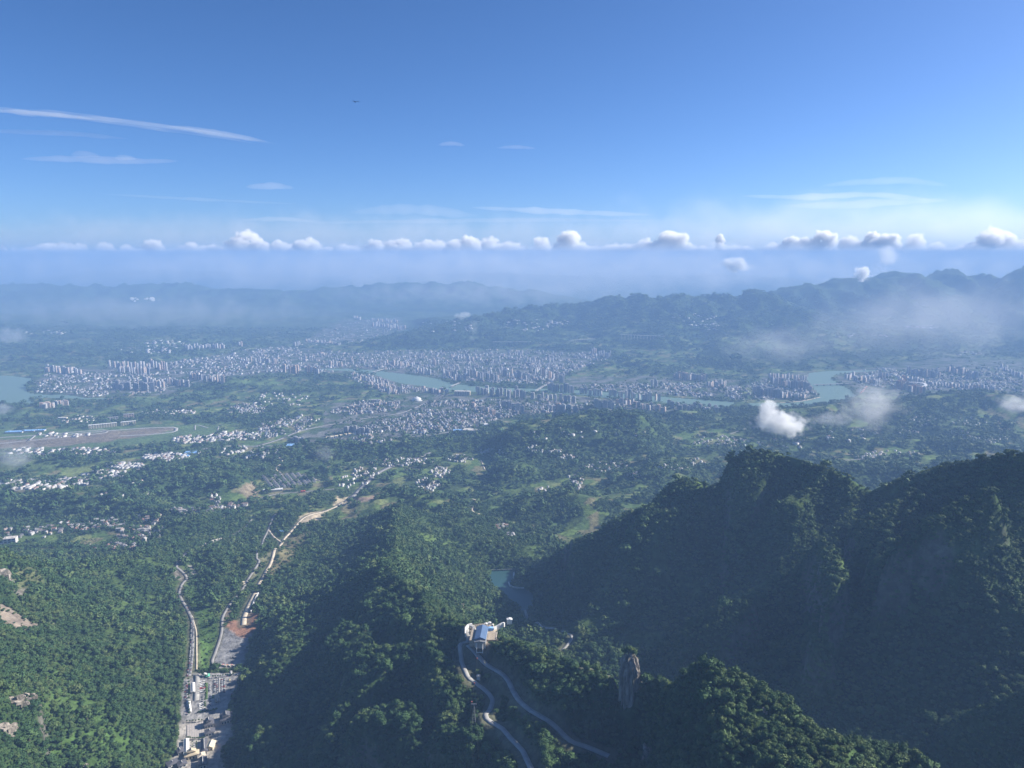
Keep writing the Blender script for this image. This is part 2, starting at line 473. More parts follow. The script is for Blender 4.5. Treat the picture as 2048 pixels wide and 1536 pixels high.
# -- spurs that stand proud of the flanks, raised to catch the sun
def sun_height(x, y):
    """height a point must have to stand in the sun"""
    x = np.asarray(x, float); y = np.asarray(y, float); S_ = np.full(x.shape, -1e9)
    ca, sa, te = math.cos(SUN_AZ), math.sin(SUN_AZ), math.tan(SUN_EL)
    for k in range(3, 90):
        d = k * 14.0
        S_ = np.maximum(S_, zat(x + d * ca, y + d * sa) - d * te)
    return S_
def bump(px, lim, w, extra=55.0):
    w = w * 1.5; lim = lim * 1.25
    P = [at(u, v) for u, v in px]
    P = [p for k, p in enumerate(P) if k == 0 or math.hypot(p[0] - P[k - 1][0], p[1] - P[k - 1][1]) < 420]
    if len(P) < 2: return
    C = catmull(P, 18.0)
    n = len(C); t = np.arange(n) / (n - 1)
    need = sun_height(C[:, 0], C[:, 1]) - zat(C[:, 0], C[:, 1]) + extra
    amp = np.clip(need, 12, lim)
    amp = amp * (1 + .22 * perlin(np.arange(n) * .35, np.zeros(n) + px[0][0], 205))
    for _ in range(3): amp[1:-1] = (amp[:-2] + 2 * amp[1:-1] + amp[2:]) / 4
    amp *= np.clip(t * 6 + .3, 0, 1) * np.clip((1 - t) * 5 + .25, 0, 1)
    M = w * 3.0
    r0 = max(0, np.searchsorted(rows, max(Y0, C[:, 1].min() - M)) - 1); r1 = min(NR, np.searchsorted(rows, C[:, 1].max() + M) + 1)
    X = GX[r0:r1] + 10 * perlin(GX[r0:r1] / 45, GY[r0:r1] / 45, 201); Y = GY[r0:r1] + 10 * perlin(GX[r0:r1] / 45, GY[r0:r1] / 45, 202)
    d = np.full(X.shape, 1e9); am = np.zeros(X.shape)
    for k in range(n - 1):
        dd, tt, _ = seg_dist(X, Y, C[k], C[k + 1])
        m = dd < d
        d = np.where(m, dd, d); am = np.where(m, amp[k] + (amp[k + 1] - amp[k]) * tt, am)
    H[r0:r1] += am * np.exp(-(d / w) ** 2.3) - am * .40 * np.exp(-((d - 2.0 * w) / (w * .8)) ** 2)
for px, b, w in [
    ([(880, 1268), (825, 1318), (762, 1360), (705, 1400), (690, 1430)], 16, 40),
    ([(2060, 1005), (1960, 1040), (1880, 1085), (1830, 1130), (1785, 1200), (1760, 1260)], 26, 60),
    ([(1860, 1020), (1770, 1075), (1705, 1115), (1650, 1170)], 24, 50),
    ([(1320, 1020), (1300, 1070), (1230, 1130)], 40, 50),
    ([(1250, 1060), (1200, 1110), (1140, 1150)], 40, 45),
]: bump(px, b, w, 10)
# ground raised into the sun so that these outlines show as lit patches
SUN_RAISED = [
    [(1980, 1030), (2040, 1010), (2052, 1060), (2010, 1090), (1975, 1080)], [(1930, 1085), (1965, 1085), (1970, 1110), (1940, 1135)],
    [(1835, 1095), (1900, 1090), (1905, 1110), (1890, 1150), (1850, 1150)], [(1735, 1175), (1770, 1130), (1800, 1110), (1820, 1135), (1815, 1185), (1780, 1235), (1765, 1225), (1770, 1190)],
    [(1700, 1105), (1760, 1070), (1790, 1060), (1775, 1090), (1730, 1125), (1690, 1140)],
    [(1645, 1200), (1685, 1190), (1692, 1240), (1665, 1290), (1640, 1330), (1645, 1250)], [(1615, 1345), (1640, 1340), (1665, 1370), (1655, 1400), (1620, 1390)],
    [(1560, 1110), (1600, 1085), (1650, 1110), (1650, 1170), (1615, 1205), (1585, 1190), (1560, 1165)], [(1370, 1330), (1365, 1290), (1430, 1245), (1500, 1240), (1510, 1262), (1470, 1300), (1450, 1330)],
    [(1145, 1375), (1190, 1345), (1205, 1370), (1190, 1395), (1175, 1405), (1150, 1390)], [(1110, 1460), (1135, 1452), (1142, 1470), (1130, 1495), (1090, 1520), (1070, 1525), (1072, 1510), (1105, 1490)],
    [(950, 1465), (985, 1445), (990, 1470), (960, 1500), (935, 1536), (915, 1536), (930, 1495)], [(905, 1350), (935, 1345), (948, 1370), (930, 1400), (905, 1395)],
    [(870, 1500), (900, 1485), (915, 1500), (905, 1536), (865, 1536)], [(850, 1395), (905, 1390), (915, 1420), (900, 1460), (885, 1445), (855, 1430)], [(862, 1345), (888, 1348), (888, 1385), (866, 1380)],
    [(842, 1290), (868, 1290), (862, 1328), (840, 1328)], [(735, 1205), (800, 1180), (822, 1215), (826, 1260), (780, 1272), (735, 1264), (712, 1245)],
    [(815, 1300), (828, 1325), (780, 1365), (775, 1400), (735, 1435), (700, 1450), (688, 1410), (700, 1380), (750, 1345), (790, 1310)],
    [(760, 1490), (800, 1475), (838, 1490), (838, 1540), (700, 1540), (690, 1515)], [(690, 1270), (742, 1288), (750, 1320), (705, 1345), (670, 1364), (644, 1335), (665, 1300)],
    [(690, 1440), (700, 1452), (678, 1490), (665, 1540), (642, 1540), (650, 1500), (675, 1455)],
    [(500, 1370), (540, 1345), (600, 1316), (615, 1322), (560, 1362), (520, 1400), (500, 1405)], [(500, 1500), (545, 1478), (555, 1500), (530, 1530), (500, 1540)],
]
for poly in SUN_RAISED:
    Q = [at(u, min(v, 1560)) for u, v in poly]
    ys = [q[1] for q in Q]
    r0 = max(1, np.searchsorted(rows, min(ys) - 60)); r1 = min(NR - 1, np.searchsorted(rows, max(ys) + 60))
    xs = [q[0] / q[1] for q in Q]
    c0 = max(1, np.searchsorted(tcol, min(xs) - .05)); c1 = min(NT - 1, np.searchsorted(tcol, max(xs) + .05))
    sl = (slice(r0, r1), slice(c0, c1))
    sd = signed_poly(GX[sl], GY[sl], [q[:2] for q in Q]) + 7 * perlin(GX[sl] / 30, GY[sl] / 30, 210)
    S_ = sun_height(GX[sl], GY[sl])
    m = 1 - sstep(-6, 20, sd)
    def soften(up):
        for _ in range(4):
            up[1:-1, 1:-1] = (up[:-2, 1:-1] + up[2:, 1:-1] + up[1:-1, :-2] + up[1:-1, 2:] + 2 * up[1:-1, 1:-1]) / 6
        return up
    H[sl] += soften(np.clip(S_ + 5 - H[sl], 0, 95) * m)
    ca, sa, te = math.cos(SUN_AZ), math.sin(SUN_AZ), math.tan(R(20.0))
    S2 = np.full(S_.shape, -1e9)
    for k in range(2, 17):
        S2 = np.maximum(S2, zat(GX[sl] + k * 8 * ca, GY[sl] + k * 8 * sa) - k * 8 * te)
    H[sl] += soften(np.clip(S2 + 6 * perlin(GX[sl] / 26, GY[sl] / 26, 211) - H[sl], 0, 75) * (1 - sstep(-10, 12, sd)))

# -- roads: unproject, smooth, cut a bench into the slope
ROADS = []
ROADMASK = np.full(GX.shape, 1e9)
def road(px, width, name, label=None, matname='asphalt', smooth=9, step=12.0, bench=True, jump=None, clear=None):
    P = []
    for u, v in px:
        p = at(u, v)
        if P and jump and math.hypot(p[0] - P[-1][0], p[1] - P[-1][1]) > jump: continue
        P.append(p)
    C = catmull(P, step)
    zs = zat(C[:, 0], C[:, 1])
    for _ in range(smooth):
        zs[1:-1] = (zs[:-2] + 2 * zs[1:-1] + zs[2:]) / 4
    C[:, 2] = zs
    if bench:
        M = width * 5 + 10
        r0 = max(0, np.searchsorted(rows, max(Y0, C[:, 1].min() - M)) - 1); r1 = min(NR, np.searchsorted(rows, C[:, 1].max() + M) + 1)
        x0, x1 = C[:, 0].min() - M, C[:, 0].max() + M
        c0 = max(0, np.searchsorted(tcol, (x0 / rows[r0] if x0 < 0 else x0 / rows[r1 - 1])) - 1)
        c1 = min(NT, np.searchsorted(tcol, (x1 / rows[r0] if x1 > 0 else x1 / rows[r1 - 1])) + 1)
        X, Y = GX[r0:r1, c0:c1], GY[r0:r1, c0:c1]
        dm = np.full(X.shape, 1e9); zm = np.zeros(X.shape)
        for a, b in zip(C[:-1], C[1:]):
            d, t, _ = seg_dist(X, Y, a, b)
            m = d < dm
            dm = np.where(m, d, dm); zm = np.where(m, a[2] + (b[2] - a[2]) * t, zm)
        cs = rows[(r0 + r1) // 2] * 0.0042
        k = 1 - sstep(width * 0.5 + cs * 0.9, width * 0.5 + cs * 2.6 + 4, dm)
        H[r0:r1, c0:c1] = H[r0:r1, c0:c1] * (1 - k) + (zm - 0.6) * k
        ROADMASK[r0:r1, c0:c1] = np.minimum(ROADMASK[r0:r1, c0:c1], dm - (clear if clear else width * 0.5))
    ROADS.append((C, width, name, label, matname))
    return C

R_left = road([(378, 1352), (384, 1300), (385, 1262), (384, 1240), (374, 1218), (362, 1198), (358, 1186), (364, 1168), (373, 1157), (366, 1146), (352, 1134)], 9, 'valley_road', clear=9)
road([(352, 1134), (360, 1118), (372, 1106), (386, 1096), (420, 1085), (446, 1077), (470, 1068), (495, 1050), (510, 1030)], 9, 'valley_road')
road([(393, 1342), (393, 1300), (392, 1262), (384, 1232)], 4, 'footpath', matname='sandy', clear=3)
R_con = road([(560, 1022), (542, 1045), (535, 1062), (525, 1085), (513, 1110), (518, 1122), (510, 1135), (495, 1160), (475, 1190), (455, 1215), (445, 1235), (443, 1262), (432, 1300), (424, 1322), (430, 1334), (455, 1338), (482, 1336)], 8, 'mountain_road')
road([(685, 1005), (660, 1018), (625, 1027), (600, 1042), (580, 1065), (562, 1088), (545, 1115), (530, 1145), (516, 1170)], 11, 'construction_track', matname='sandy', clear=9)
road([(510, 1186), (500, 1205), (490, 1230), (487, 1250)], 15, 'construction_track', matname='sandy', clear=14)
road([(536, 1058), (548, 1074), (562, 1084)], 7, 'construction_track', matname='sandy', clear=6)
R1 = road([(948, 1262), (946, 1252), (936, 1251), (934, 1262), (937, 1275), (926, 1292), (920, 1305), (923, 1325), (935, 1345), (948, 1364), (972, 1382), (985, 1398), (983, 1412), (971, 1425), (985, 1445),
           (1005, 1463), (1030, 1485), (1045, 1500), (1052, 1516), (1066, 1545)], 8, 'hairpin_road', matname='concrete', smooth=16, step=7, clear=14)
R2 = road([(936, 1290), (955, 1312), (975, 1334), (998, 1342), (1014, 1358), (1025, 1380), (1045, 1405), (1075, 1428), (1110, 1455), (1140, 1478), (1180, 1498), (1218, 1512)], 9, 'hairpin_road', matname='concrete', smooth=16, step=7, clear=14)
road([(1048, 1212), (1052, 1226), (1075, 1244), (1112, 1258)], 8, 'lakeside_road', matname='concrete', clear=9)
road([(1125, 1262), (1143, 1268), (1140, 1282), (1125, 1300)], 7, 'lakeside_road', matname='concrete', clear=9)
H1 = road([(692, 1003), (710, 990), (730, 968), (750, 950), (775, 936), (810, 926), (840, 914), (860, 905)], 26, 'highway', step=30)
road([(440, 1040), (470, 1022), (500, 1002), (545, 990), (600, 984), (668, 978)], 9, 'village_road', step=25)
road([(512, 893), (560, 878), (600, 862), (655, 850), (720, 838), (800, 826), (850, 806)], 22, 'highway', step=50)
road([(380, 905), (450, 893), (520, 893), (620, 890), (760, 880), (900, 864), (985, 845)], 20, 'highway', step=50)
road([(0, 985), (100, 975), (210, 962), (300, 930), (380, 905)], 16, 'village_road', step=40)
road([(255, 788), (340, 774), (420, 758), (520, 742), (640, 732)], 26, 'highway', step=60, bench=False)
road([(215, 800), (260, 790), (290, 782)], 60, 'dirt_strip', step=60, bench=False, matname='earth')
road([(555, 912), (565, 925), (552, 938), (562, 946)], 8, 'dirt_track', matname='sandy', step=20)
road([(612, 952), (640, 962)], 8, 'dirt_track', matname='sandy', step=20)
road([(945, 998), (958, 1006), (944, 1018), (960, 1028)], 7, 'dirt_track', matname='sandy', step=20)
road([(962, 920), (970, 940)], 7, 'dirt_track', matname='sandy', step=20)
road([(1460, 868), (1500, 856), (1545, 850)], 9, 'village_road', step=30)
road([(1680, 921), (1760, 915), (1830, 905)], 9, 'village_road', step=30)
road([(1136, 962), (1155, 945), (1165, 930)], 8, 'village_road', step=30)
road([(1640, 795), (1600, 803), (1560, 806)], 16, 'embankment_road', matname='sandy', bench=False, step=30)
road([(870, 762), (905, 772), (960, 777), (1030, 779), (1100, 781)], 14, 'embankment_road', matname='sandy', bench=False, step=40)

# ------------------------------------------------------------------ land cover
U, V = project(GX, GY, H)
gy_, gx_ = np.gradient(H, axis=0), np.gradient(H, axis=1)
dyr = np.gradient(rows)[:, None]; dxc = (rows * (tcol[1] - tcol[0]))[:, None]
SX = gx_ / dxc; SY = gy_ / dyr - SX * tcol[None, :]
slope = np.sqrt(SX ** 2 + SY ** 2)

forest = np.ones(GX.shape)
rgb = np.zeros(GX.shape + (3,))
FOR = np.array([0.036, 0.064, 0.022])
rgb[:] = FOR
# farmland where the ground is gentle
cid, c1, c2 = cell(GX / 55 + 0.5 * perlin(GX / 200, GY / 200, 90), GY / 75 + 0.5 * perlin(GX / 200, GY / 200, 91), 5)
pal = np.array([[.10, .15, .04], [.07, .12, .035], [.16, .19, .07], [.055, .085, .028], [.16, .15, .08], [.08, .13, .045], [.045, .07, .024], [.12, .16, .05]])
fcol = pal[(cid * 7.999).astype(int)]
edge = sstep(0.0, 0.09, c2 - c1)
fcol = fcol * (0.45 + 0.55 * edge[..., None])
big = fbm(GX / 700, GY / 700, 95, 4, 0.55)
farm = sstep(-0.04, 0.14, big + 0.17 - slope * 1.05) * sstep(2500, 3100, GY)
farm *= (cid < 0.72)
farm = farm * (1 - 0.6 * far_f)
def lerp(mask, colr):
    global rgb
    rgb = rgb * (1 - mask[..., None]) + np.asarray(colr) * mask[..., None]
lerp(farm, fcol)
forest *= 1 - farm
clear_n = sstep(0.16, 0.34, fbm(GX / 130, GY / 130, 99, 3, .6)) * sstep(900, 1500, GY)
lerp(clear_n * 0.8 * (1 - farm), (0.060, 0.095, 0.028))
forest *= 1 - 0.75 * clear_n

def px_region(poly, y0, y1, soft=4.0, wob=5.0, wl=60.0):
    r0 = max(0, np.searchsorted(rows, max(y0, Y0)) - 1); r1 = min(NR, np.searchsorted(rows, y1) + 1)
    n = perlin(GX[r0:r1] / wl, GY[r0:r1] / wl, 120) * wob
    sd = signed_poly(U[r0:r1], V[r0:r1], poly) + n
    m = np.zeros(GX.shape)
    m[r0:r1] = 1 - sstep(-soft, soft, sd)
    return m
def cover(poly, y0, y1, colr, amt=1.0, soft=3.0, wob=5.0, wl=60.0, clearf=1.0):
    global forest
    m = px_region(poly, y0, y1, soft, wob, wl) * amt
    lerp(m, colr)
    forest *= 1 - clearf * m
    return m
URB = (0.15, 0.15, 0.145)
# town ground
cn = 0.5 + 0.5 * perlin(GX / 70, GY / 90, 130)
urb_c = np.array(URB) * (0.55 + 0.7 * cn[..., None]) 
urb_c = np.where((perlin(GX / 120, GY / 150, 131) > -0.02)[..., None], np.array([.05, .075, .035]), urb_c)
for poly in [
    [(60, 760), (150, 735), (350, 722), (480, 705), (560, 692), (700, 705), (1020, 700), (1180, 705), (1230, 712), (1130, 752), (1100, 770), (870, 755), (760, 745), (640, 745), (560, 745), (400, 765), (330, 790), (180, 795), (95, 788)],
    [(640, 810), (820, 796), (900, 788), (1100, 790), (1300, 806), (1440, 818), (1100, 828), (1000, 840), (960, 855), (830, 880), (680, 895), (560, 905), (600, 870), (650, 850)],
    [(700, 745), (760, 752), (860, 775), (900, 790), (830, 795), (760, 775)],
    [(1130, 755), (1300, 750), (1480, 760), (1490, 800), (1300, 790), (1140, 775)],
    [(1500, 775), (1530, 750), (1615, 745), (1642, 788), (1600, 800), (1510, 800)],
    [(1670, 755), (1700, 740), (1900, 715), (2060, 720), (2060, 790), (1990, 780), (1850, 788), (1720, 790)],
    [(690, 640), (800, 635), (815, 660), (700, 685), (600, 690), (640, 660)],
]:
    m = px_region(poly, 5000, 16000, 3, 4, 150)
    lerp(m * 0.9, urb_c); forest *= 1 - m * 0.93
VILL = (0.16, 0.15, 0.13)
# airport
cover([(-100, 862), (60, 862), (330, 848), (440, 850), (440, 862), (360, 884), (120, 900), (-100, 905)], 4500, 7500, (.085, .135, .05), 1, 2, 2)
cover([(-100, 880), (60, 878), (200, 864), (348, 853), (352, 862), (300, 870), (200, 886), (90, 894), (-100, 899)], 4500, 7500, (.20, .145, .12), .75, 1.5, 3, 90)
cover([(120, 950), (135, 938), (185, 930), (205, 935), (180, 950), (165, 958), (130, 957)], 3000, 5500, (.15, .19, .06), 1, 2, 2)
cover([(-20, 925), (120, 925), (125, 935), (0, 942)], 3000, 5500, (.10, .15, .05), .8, 2, 2)
cover([(0, 820), (60, 818), (50, 835), (0, 838)], 5000, 8000, (.10, .16, .06), .8, 2, 2)
# golf-like greens left of the centre
for q in [(560, 775, 40, 5), (520, 790, 30, 4), (470, 765, 50, 4), (610, 790, 30, 4), (540, 768, 20, 3), (400, 785, 40, 4), (300, 800, 60, 4)]:
    cover([(q[0] - q[2], q[1] + 2), (q[0], q[1] - q[3]), (q[0] + q[2], q[1] - 2), (q[0], q[1] + q[3])], 5500, 9500, (.11, .17, .06), .8, 2, 3, 80)
# earthworks
cover([(432, 1336), (424, 1322), (436, 1290), (450, 1256), (474, 1262), (500, 1250), (508, 1262), (494, 1300), (486, 1336)], 1500, 2300, (.20, .20, .205), 1, 2, 2, 30)
cover([(450, 1250), (462, 1240), (480, 1244), (500, 1222), (522, 1232), (512, 1262), (490, 1278), (462, 1262)], 1500, 2300, (.27, .15, .10), 1, 2, 4, 30)
cover([(448, 1218), (462, 1214), (462, 1236), (446, 1246)], 1500, 2400, (.22, .17, .13), .9, 2, 3, 30)
cover([(590, 1050), (600, 1032), (632, 1022), (650, 1024), (640, 1040), (610, 1052)], 2200, 4200, (.42, .35, .25), 1, 2, 3, 40)
cover([(668, 1012), (672, 990), (682, 998), (700, 992), (712, 998), (694, 1012)], 2200, 4600, (.50, .42, .28), 1, 1.5, 2, 30)
cover([(700, 995), (750, 992), (752, 998), (712, 1008)], 2200, 4600, (.28, .20, .15), .9, 1.5, 2, 30)
cover([(575, 1075), (620, 1065), (600, 1095), (575, 1125), (540, 1150), (548, 1120)], 2000, 3600, (.20, .17, .10), .7, 3, 8, 50)
cover([(525, 1110), (545, 1105), (530, 1130), (505, 1160), (500, 1150)], 2000, 3600, (.17, .16, .10), .7, 3, 6, 50)
cover([(478, 985), (482, 968), (508, 965), (520, 985), (500, 1000)], 2800, 4600, (.20, .16, .11), .9, 2, 3, 50)
cover([(340, 1140), (352, 1132), (372, 1158), (362, 1165)], 1800, 3200, (.18, .16, .14), .9, 1.5, 2, 30)
cover([(376, 1132), (382, 1128), (396, 1150), (386, 1154)], 1800, 3200, (.28, .26, .24), .9, 1.5, 2, 30)
cover([(392, 1240), (396, 1345), (440, 1345), (424, 1322), (436, 1290), (444, 1250), (432, 1230), (400, 1180), (372, 1165)], 1500, 2400, (.06, .11, .03), .85, 3, 6, 50, .8)
cover([(0, 1205), (50, 1235), (78, 1250), (60, 1262), (20, 1252), (0, 1235)], 1200, 2600, (.21, .17, .14), .9, 2, 8, 40)
cover([(30, 1185), (38, 1174), (58, 1178), (44, 1195)], 1200, 2600, (.22, .19, .17), .8, 2, 4, 40)
cover([(30, 1140), (70, 1135), (85, 1165), (40, 1180), (15, 1165)], 1200, 2600, (.13, .14, .07), .7, 4, 8, 50, .6)
cover([(95, 1240), (105, 1235), (118, 1270), (108, 1270)], 1200, 2600, (.17, .17, .10), .6, 3, 5, 40)
cover([(140, 1470), (200, 1440), (290, 1500), (230, 1536), (130, 1536), (60, 1500)], 800, 2000, (.06, .11, .03), .7, 8, 20, 60, .55)
cover([(120, 1320), (180, 1350), (240, 1420), (180, 1450), (120, 1400), (80, 1360)], 800, 2200, (.06, .105, .03), .6, 8, 20, 60, .5)
cover([(830, 1080), (900, 1050), (960, 1090), (940, 1120), (870, 1100)], 1500, 3200, (.085, .13, .035), .7, 6, 16, 80, .5)
# station pad, car park
for nm, z, c in (('station', 600, (.33, .28, .22)), ('plaza', 333, (.30, .28, .25)), ('car_park', 330, (.24, .235, .23))):
    W = PADS[nm]
    ys = [p[1] for p in W]
    sd = signed_poly(GX, GY, W) if False else None
    r0 = max(0, np.searchsorted(rows, min(ys) - 60) - 1); r1 = min(NR, np.searchsorted(rows, max(ys) + 60) + 1)
    sdl = signed_poly(GX[r0:r1], GY[r0:r1], W)
    m = np.zeros(GX.shape); m[r0:r1] = 1 - sstep(0, 6, sdl)
    lerp(m, c); forest *= 1 - m
# roads cut the forest
rm = 1 - sstep(0, 7, ROADMASK)
lerp(rm * 0.75, (.12, .115, .08)); forest *= 1 - rm
# rock where it is steep
rock = sstep(3.0, 4.6, slope + 0.35 * perlin(GX / 40, GY / 40, 140)) * (GY < 5000)
lerp(rock * 0.9, (.11, .105, .09)); forest *= 1 - rock * .35
forest *= sstep(6, 16, np.hypot(GX - on_y(1259, 1345, 1024)[0], GY - 1006))
# water beds: no trees
for W, z in WATER:
    ys = [p[1] for p in W]
    r0 = max(0, np.searchsorted(rows, min(ys) - 60) - 1); r1 = min(NR, np.searchsorted(rows, max(ys) + 60) + 1)
    sdl = signed_poly(GX[r0:r1], GY[r0:r1], W)
    forest[r0:r1] *= sstep(2, 12, sdl)
forest = np.clip(forest, 0, 1)

# running horizon per column, used to know what is in view
ang = (H - CZ) / GY
run = np.maximum.accumulate(ang, axis=0)
hidden = run - ang

# ------------------------------------------------------------------ materials
def mat(name):
    m = bpy.data.materials.new(name); m.use_nodes = True
    nt = m.node_tree
    b = nt.nodes['Principled BSDF']
    return m, nt, b
def N(nt, t, **kw):
    n = nt.nodes.new(t)
    for k, v in kw.items(): setattr(n, k, v)
    return n
def simple(name, col, rough=0.8, var=0.25, scale=0.2, metallic=0.0, spec=0.3, col2=None, detail=4):
    """base colour broken up by noise in object space"""
    m, nt, b = mat(name)
    tc = N(nt, 'ShaderNodeNewGeometry')
    nz = N(nt, 'ShaderNodeTexNoise'); nz.inputs['Scale'].default_value = scale; nz.inputs['Detail'].default_value = detail
    nt.links.new(tc.outputs['Position'], nz.inputs['Vector'])
    mx = N(nt, 'ShaderNodeMix', data_type='RGBA')
    c2 = col2 if col2 else tuple(c * (1 - var) for c in col)
    c1 = col if col2 else tuple(min(1, c * (1 + var * .6)) for c in col)
    mx.inputs['A'].default_value = (*c2, 1); mx.inputs['B'].default_value = (*c1, 1)
    cr = N(nt, 'ShaderNodeMapRange'); cr.inputs['From Min'].default_value = 0.3; cr.inputs['From Max'].default_value = 0.7
    nt.links.new(nz.outputs['Fac'], cr.inputs['Value']); nt.links.new(cr.outputs[0], mx.inputs['Factor'])
    nt.links.new(mx.outputs['Result'], b.inputs['Base Color'])
    b.inputs['Roughness'].default_value = rough; b.inputs['Metallic'].default_value = metallic
    b.inputs['Specular IOR Level'].default_value = spec
    return m

# ground: colour per place, broken by noise, with canopy-like relief
m_ground, nt, b = mat('ground_cover')
at_ = N(nt, 'ShaderNodeAttribute', attribute_name='cover'); geo = N(nt, 'ShaderNodeNewGeometry')
n1 = N(nt, 'ShaderNodeTexNoise'); n1.inputs['Scale'].default_value = 0.05; n1.inputs['Detail'].default_value = 6; n1.inputs['Roughness'].default_value = .65
n2 = N(nt, 'ShaderNodeTexNoise'); n2.inputs['Scale'].default_value = 0.006; n2.inputs['Detail'].default_value = 4
nt.links.new(geo.outputs['Position'], n1.inputs['Vector']); nt.links.new(geo.outputs['Position'], n2.inputs['Vector'])
mr = N(nt, 'ShaderNodeMapRange'); mr.inputs['From Min'].default_value = .3; mr.inputs['From Max'].default_value = .7; mr.inputs['To Min'].default_value = .5; mr.inputs['To Max'].default_value = 1.45
nt.links.new(n1.outputs['Fac'], mr.inputs['Value'])
mr2 = N(nt, 'ShaderNodeMapRange'); mr2.inputs['From Min'].default_value = .3; mr2.inputs['From Max'].default_value = .7; mr2.inputs['To Min'].default_value = .75; mr2.inputs['To Max'].default_value = 1.25
nt.links.new(n2.outputs['Fac'], mr2.inputs['Value'])
mu = N(nt, 'ShaderNodeMath', operation='MULTIPLY'); nt.links.new(mr.outputs[0], mu.inputs[0]); nt.links.new(mr2.outputs[0], mu.inputs[1])
vm = N(nt, 'ShaderNodeVectorMath', operation='SCALE'); nt.links.new(at_.outputs['Color'], vm.inputs[0]); nt.links.new(mu.outputs[0], vm.inputs['Scale'])
nt.links.new(vm.outputs[0], b.inputs['Base Color'])
b.inputs['Roughness'].default_value = 1.0; b.inputs['Specular IOR Level'].default_value = 0.1
bp = N(nt, 'ShaderNodeBump'); bp.inputs['Strength'].default_value = 0.9; bp.inputs['Distance'].default_value = 9.0
n3 = N(nt, 'ShaderNodeTexNoise'); n3.inputs['Scale'].default_value = 0.035; n3.inputs['Detail'].default_value = 5; n3.inputs['Roughness'].default_value = .6
nt.links.new(geo.outputs['Position'], n3.inputs['Vector']); nt.links.new(n3.outputs['Fac'], bp.inputs['Height'])
nt.links.new(bp.outputs[0], b.inputs['Normal'])

def leaf_mat(name, c1, c2, c3):
    m, nt, b = mat(name)
    oi = N(nt, 'ShaderNodeObjectInfo'); geo = N(nt, 'ShaderNodeNewGeometry')
    nz = N(nt, 'ShaderNodeTexNoise'); nz.inputs['Scale'].default_value = .012; nz.inputs['Detail'].default_value = 3
    nt.links.new(geo.outputs['Position'], nz.inputs['Vector'])
    ad = N(nt, 'ShaderNodeMath', operation='MULTIPLY_ADD'); ad.inputs[1].default_value = 0.55; nt.links.new(oi.outputs['Random'], ad.inputs[0])
    sc = N(nt, 'ShaderNodeMapRange'); sc.inputs['From Min'].default_value = .35; sc.inputs['From Max'].default_value = .65; sc.inputs['To Max'].default_value = .5
    nt.links.new(nz.outputs['Fac'], sc.inputs['Value']); nt.links.new(sc.outputs[0], ad.inputs[2])
    cr = N(nt, 'ShaderNodeValToRGB')
    cr.color_ramp.elements[0].color = (*c1, 1); cr.color_ramp.elements[1].color = (*c3, 1)
    e = cr.color_ramp.elements.new(.5); e.color = (*c2, 1)
    nt.links.new(ad.outputs[0], cr.inputs[0]); nt.links.new(cr.outputs[0], b.inputs['Base Color'])
    b.inputs['Roughness'].default_value = .75; b.inputs['Specular IOR Level'].default_value = .2
    return m
m_leaf = leaf_mat('foliage', (.024, .060, .024), (.052, .104, .034), (.115, .155, .052))
m_bark = simple('bark', (.09, .07, .05), .9, .3, 1.0)
m_asphalt = simple('asphalt', (.23, .225, .22), .9, .25, .05)
m_concrete = simple('concrete', (.31, .305, .29), .9, .25, .06)
m_sandy = simple('sandy_ground', (.50, .43, .33), .95, .25, .06)
m_earth = simple('bare_earth', (.24, .20, .16), .95, .3, .02)
m_white = simple('white_paint', (.66, .65, .62), .6, .1, .3)
m_pale = simple('pale_plaster', (.50, .47, .42), .8, .12, .1)
m_cream = simple('cream_plaster', (.62, .54, .38), .8, .12, .1)
m_blueroof = simple('blue_roof', (.09, .145, .25), .45, .15, .1)
m_blueroof2 = simple('light_blue_roof', (.22, .40, .66), .5, .15, .1)
m_tile = simple('dark_roof_tiles', (.10, .10, .115), .7, .35, .6)
m_red = simple('red_cladding', (.50, .12, .08), .6, .2, .1)
m_glass = simple('window_glass', (.05, .07, .09), .15, .2, .3, spec=.6)
m_steel = simple('steel', (.30, .31, .32), .45, .15, .5, metallic=.6)
m_dark = simple('dark_rubber', (.03, .03, .03), .8, .2, 1)
m_wood = simple('tan_deck', (.33, .28, .22), .85, .3, .4)
m_rock = simple('rock_face', (.34, .29, .24), .95, .4, .06, col2=(.13, .115, .10), detail=8)

# ------------------------------------------------------------------ terrain mesh
def grid_mesh(name, X, Y, Z, material):
    nr, nc = X.shape
    me = bpy.data.meshes.new(name)
    co = np.stack([X, Y, Z], -1).reshape(-1, 3).astype(np.float32)
    idx = np.arange(nr * nc).reshape(nr, nc)
    q = np.stack([idx[:-1, :-1], idx[:-1, 1:], idx[1:, 1:], idx[1:, :-1]], -1).reshape(-1, 4).astype(np.int32)
    me.vertices.add(len(co)); me.vertices.foreach_set('co', co.ravel())
    me.loops.add(q.size); me.loops.foreach_set('vertex_index', q.ravel())
    me.polygons.add(len(q))
    me.polygons.foreach_set('loop_start', np.arange(0, q.size, 4, dtype=np.int32))
    me.polygons.foreach_set('use_smooth', np.ones(len(q), bool))
    me.update(calc_edges=True)
    me.materials.append(material)
    return me
me = grid_mesh('terrain', GX, GY, H, m_ground)
ca = me.color_attributes.new('cover', 'FLOAT_COLOR', 'POINT')
ca.data.foreach_set('color', np.concatenate([rgb.reshape(-1, 3), np.ones((NR * NT, 1))], 1).astype(np.float32).ravel())
terrain = link_mesh('terrain', me)
tag(terrain, kind='structure')
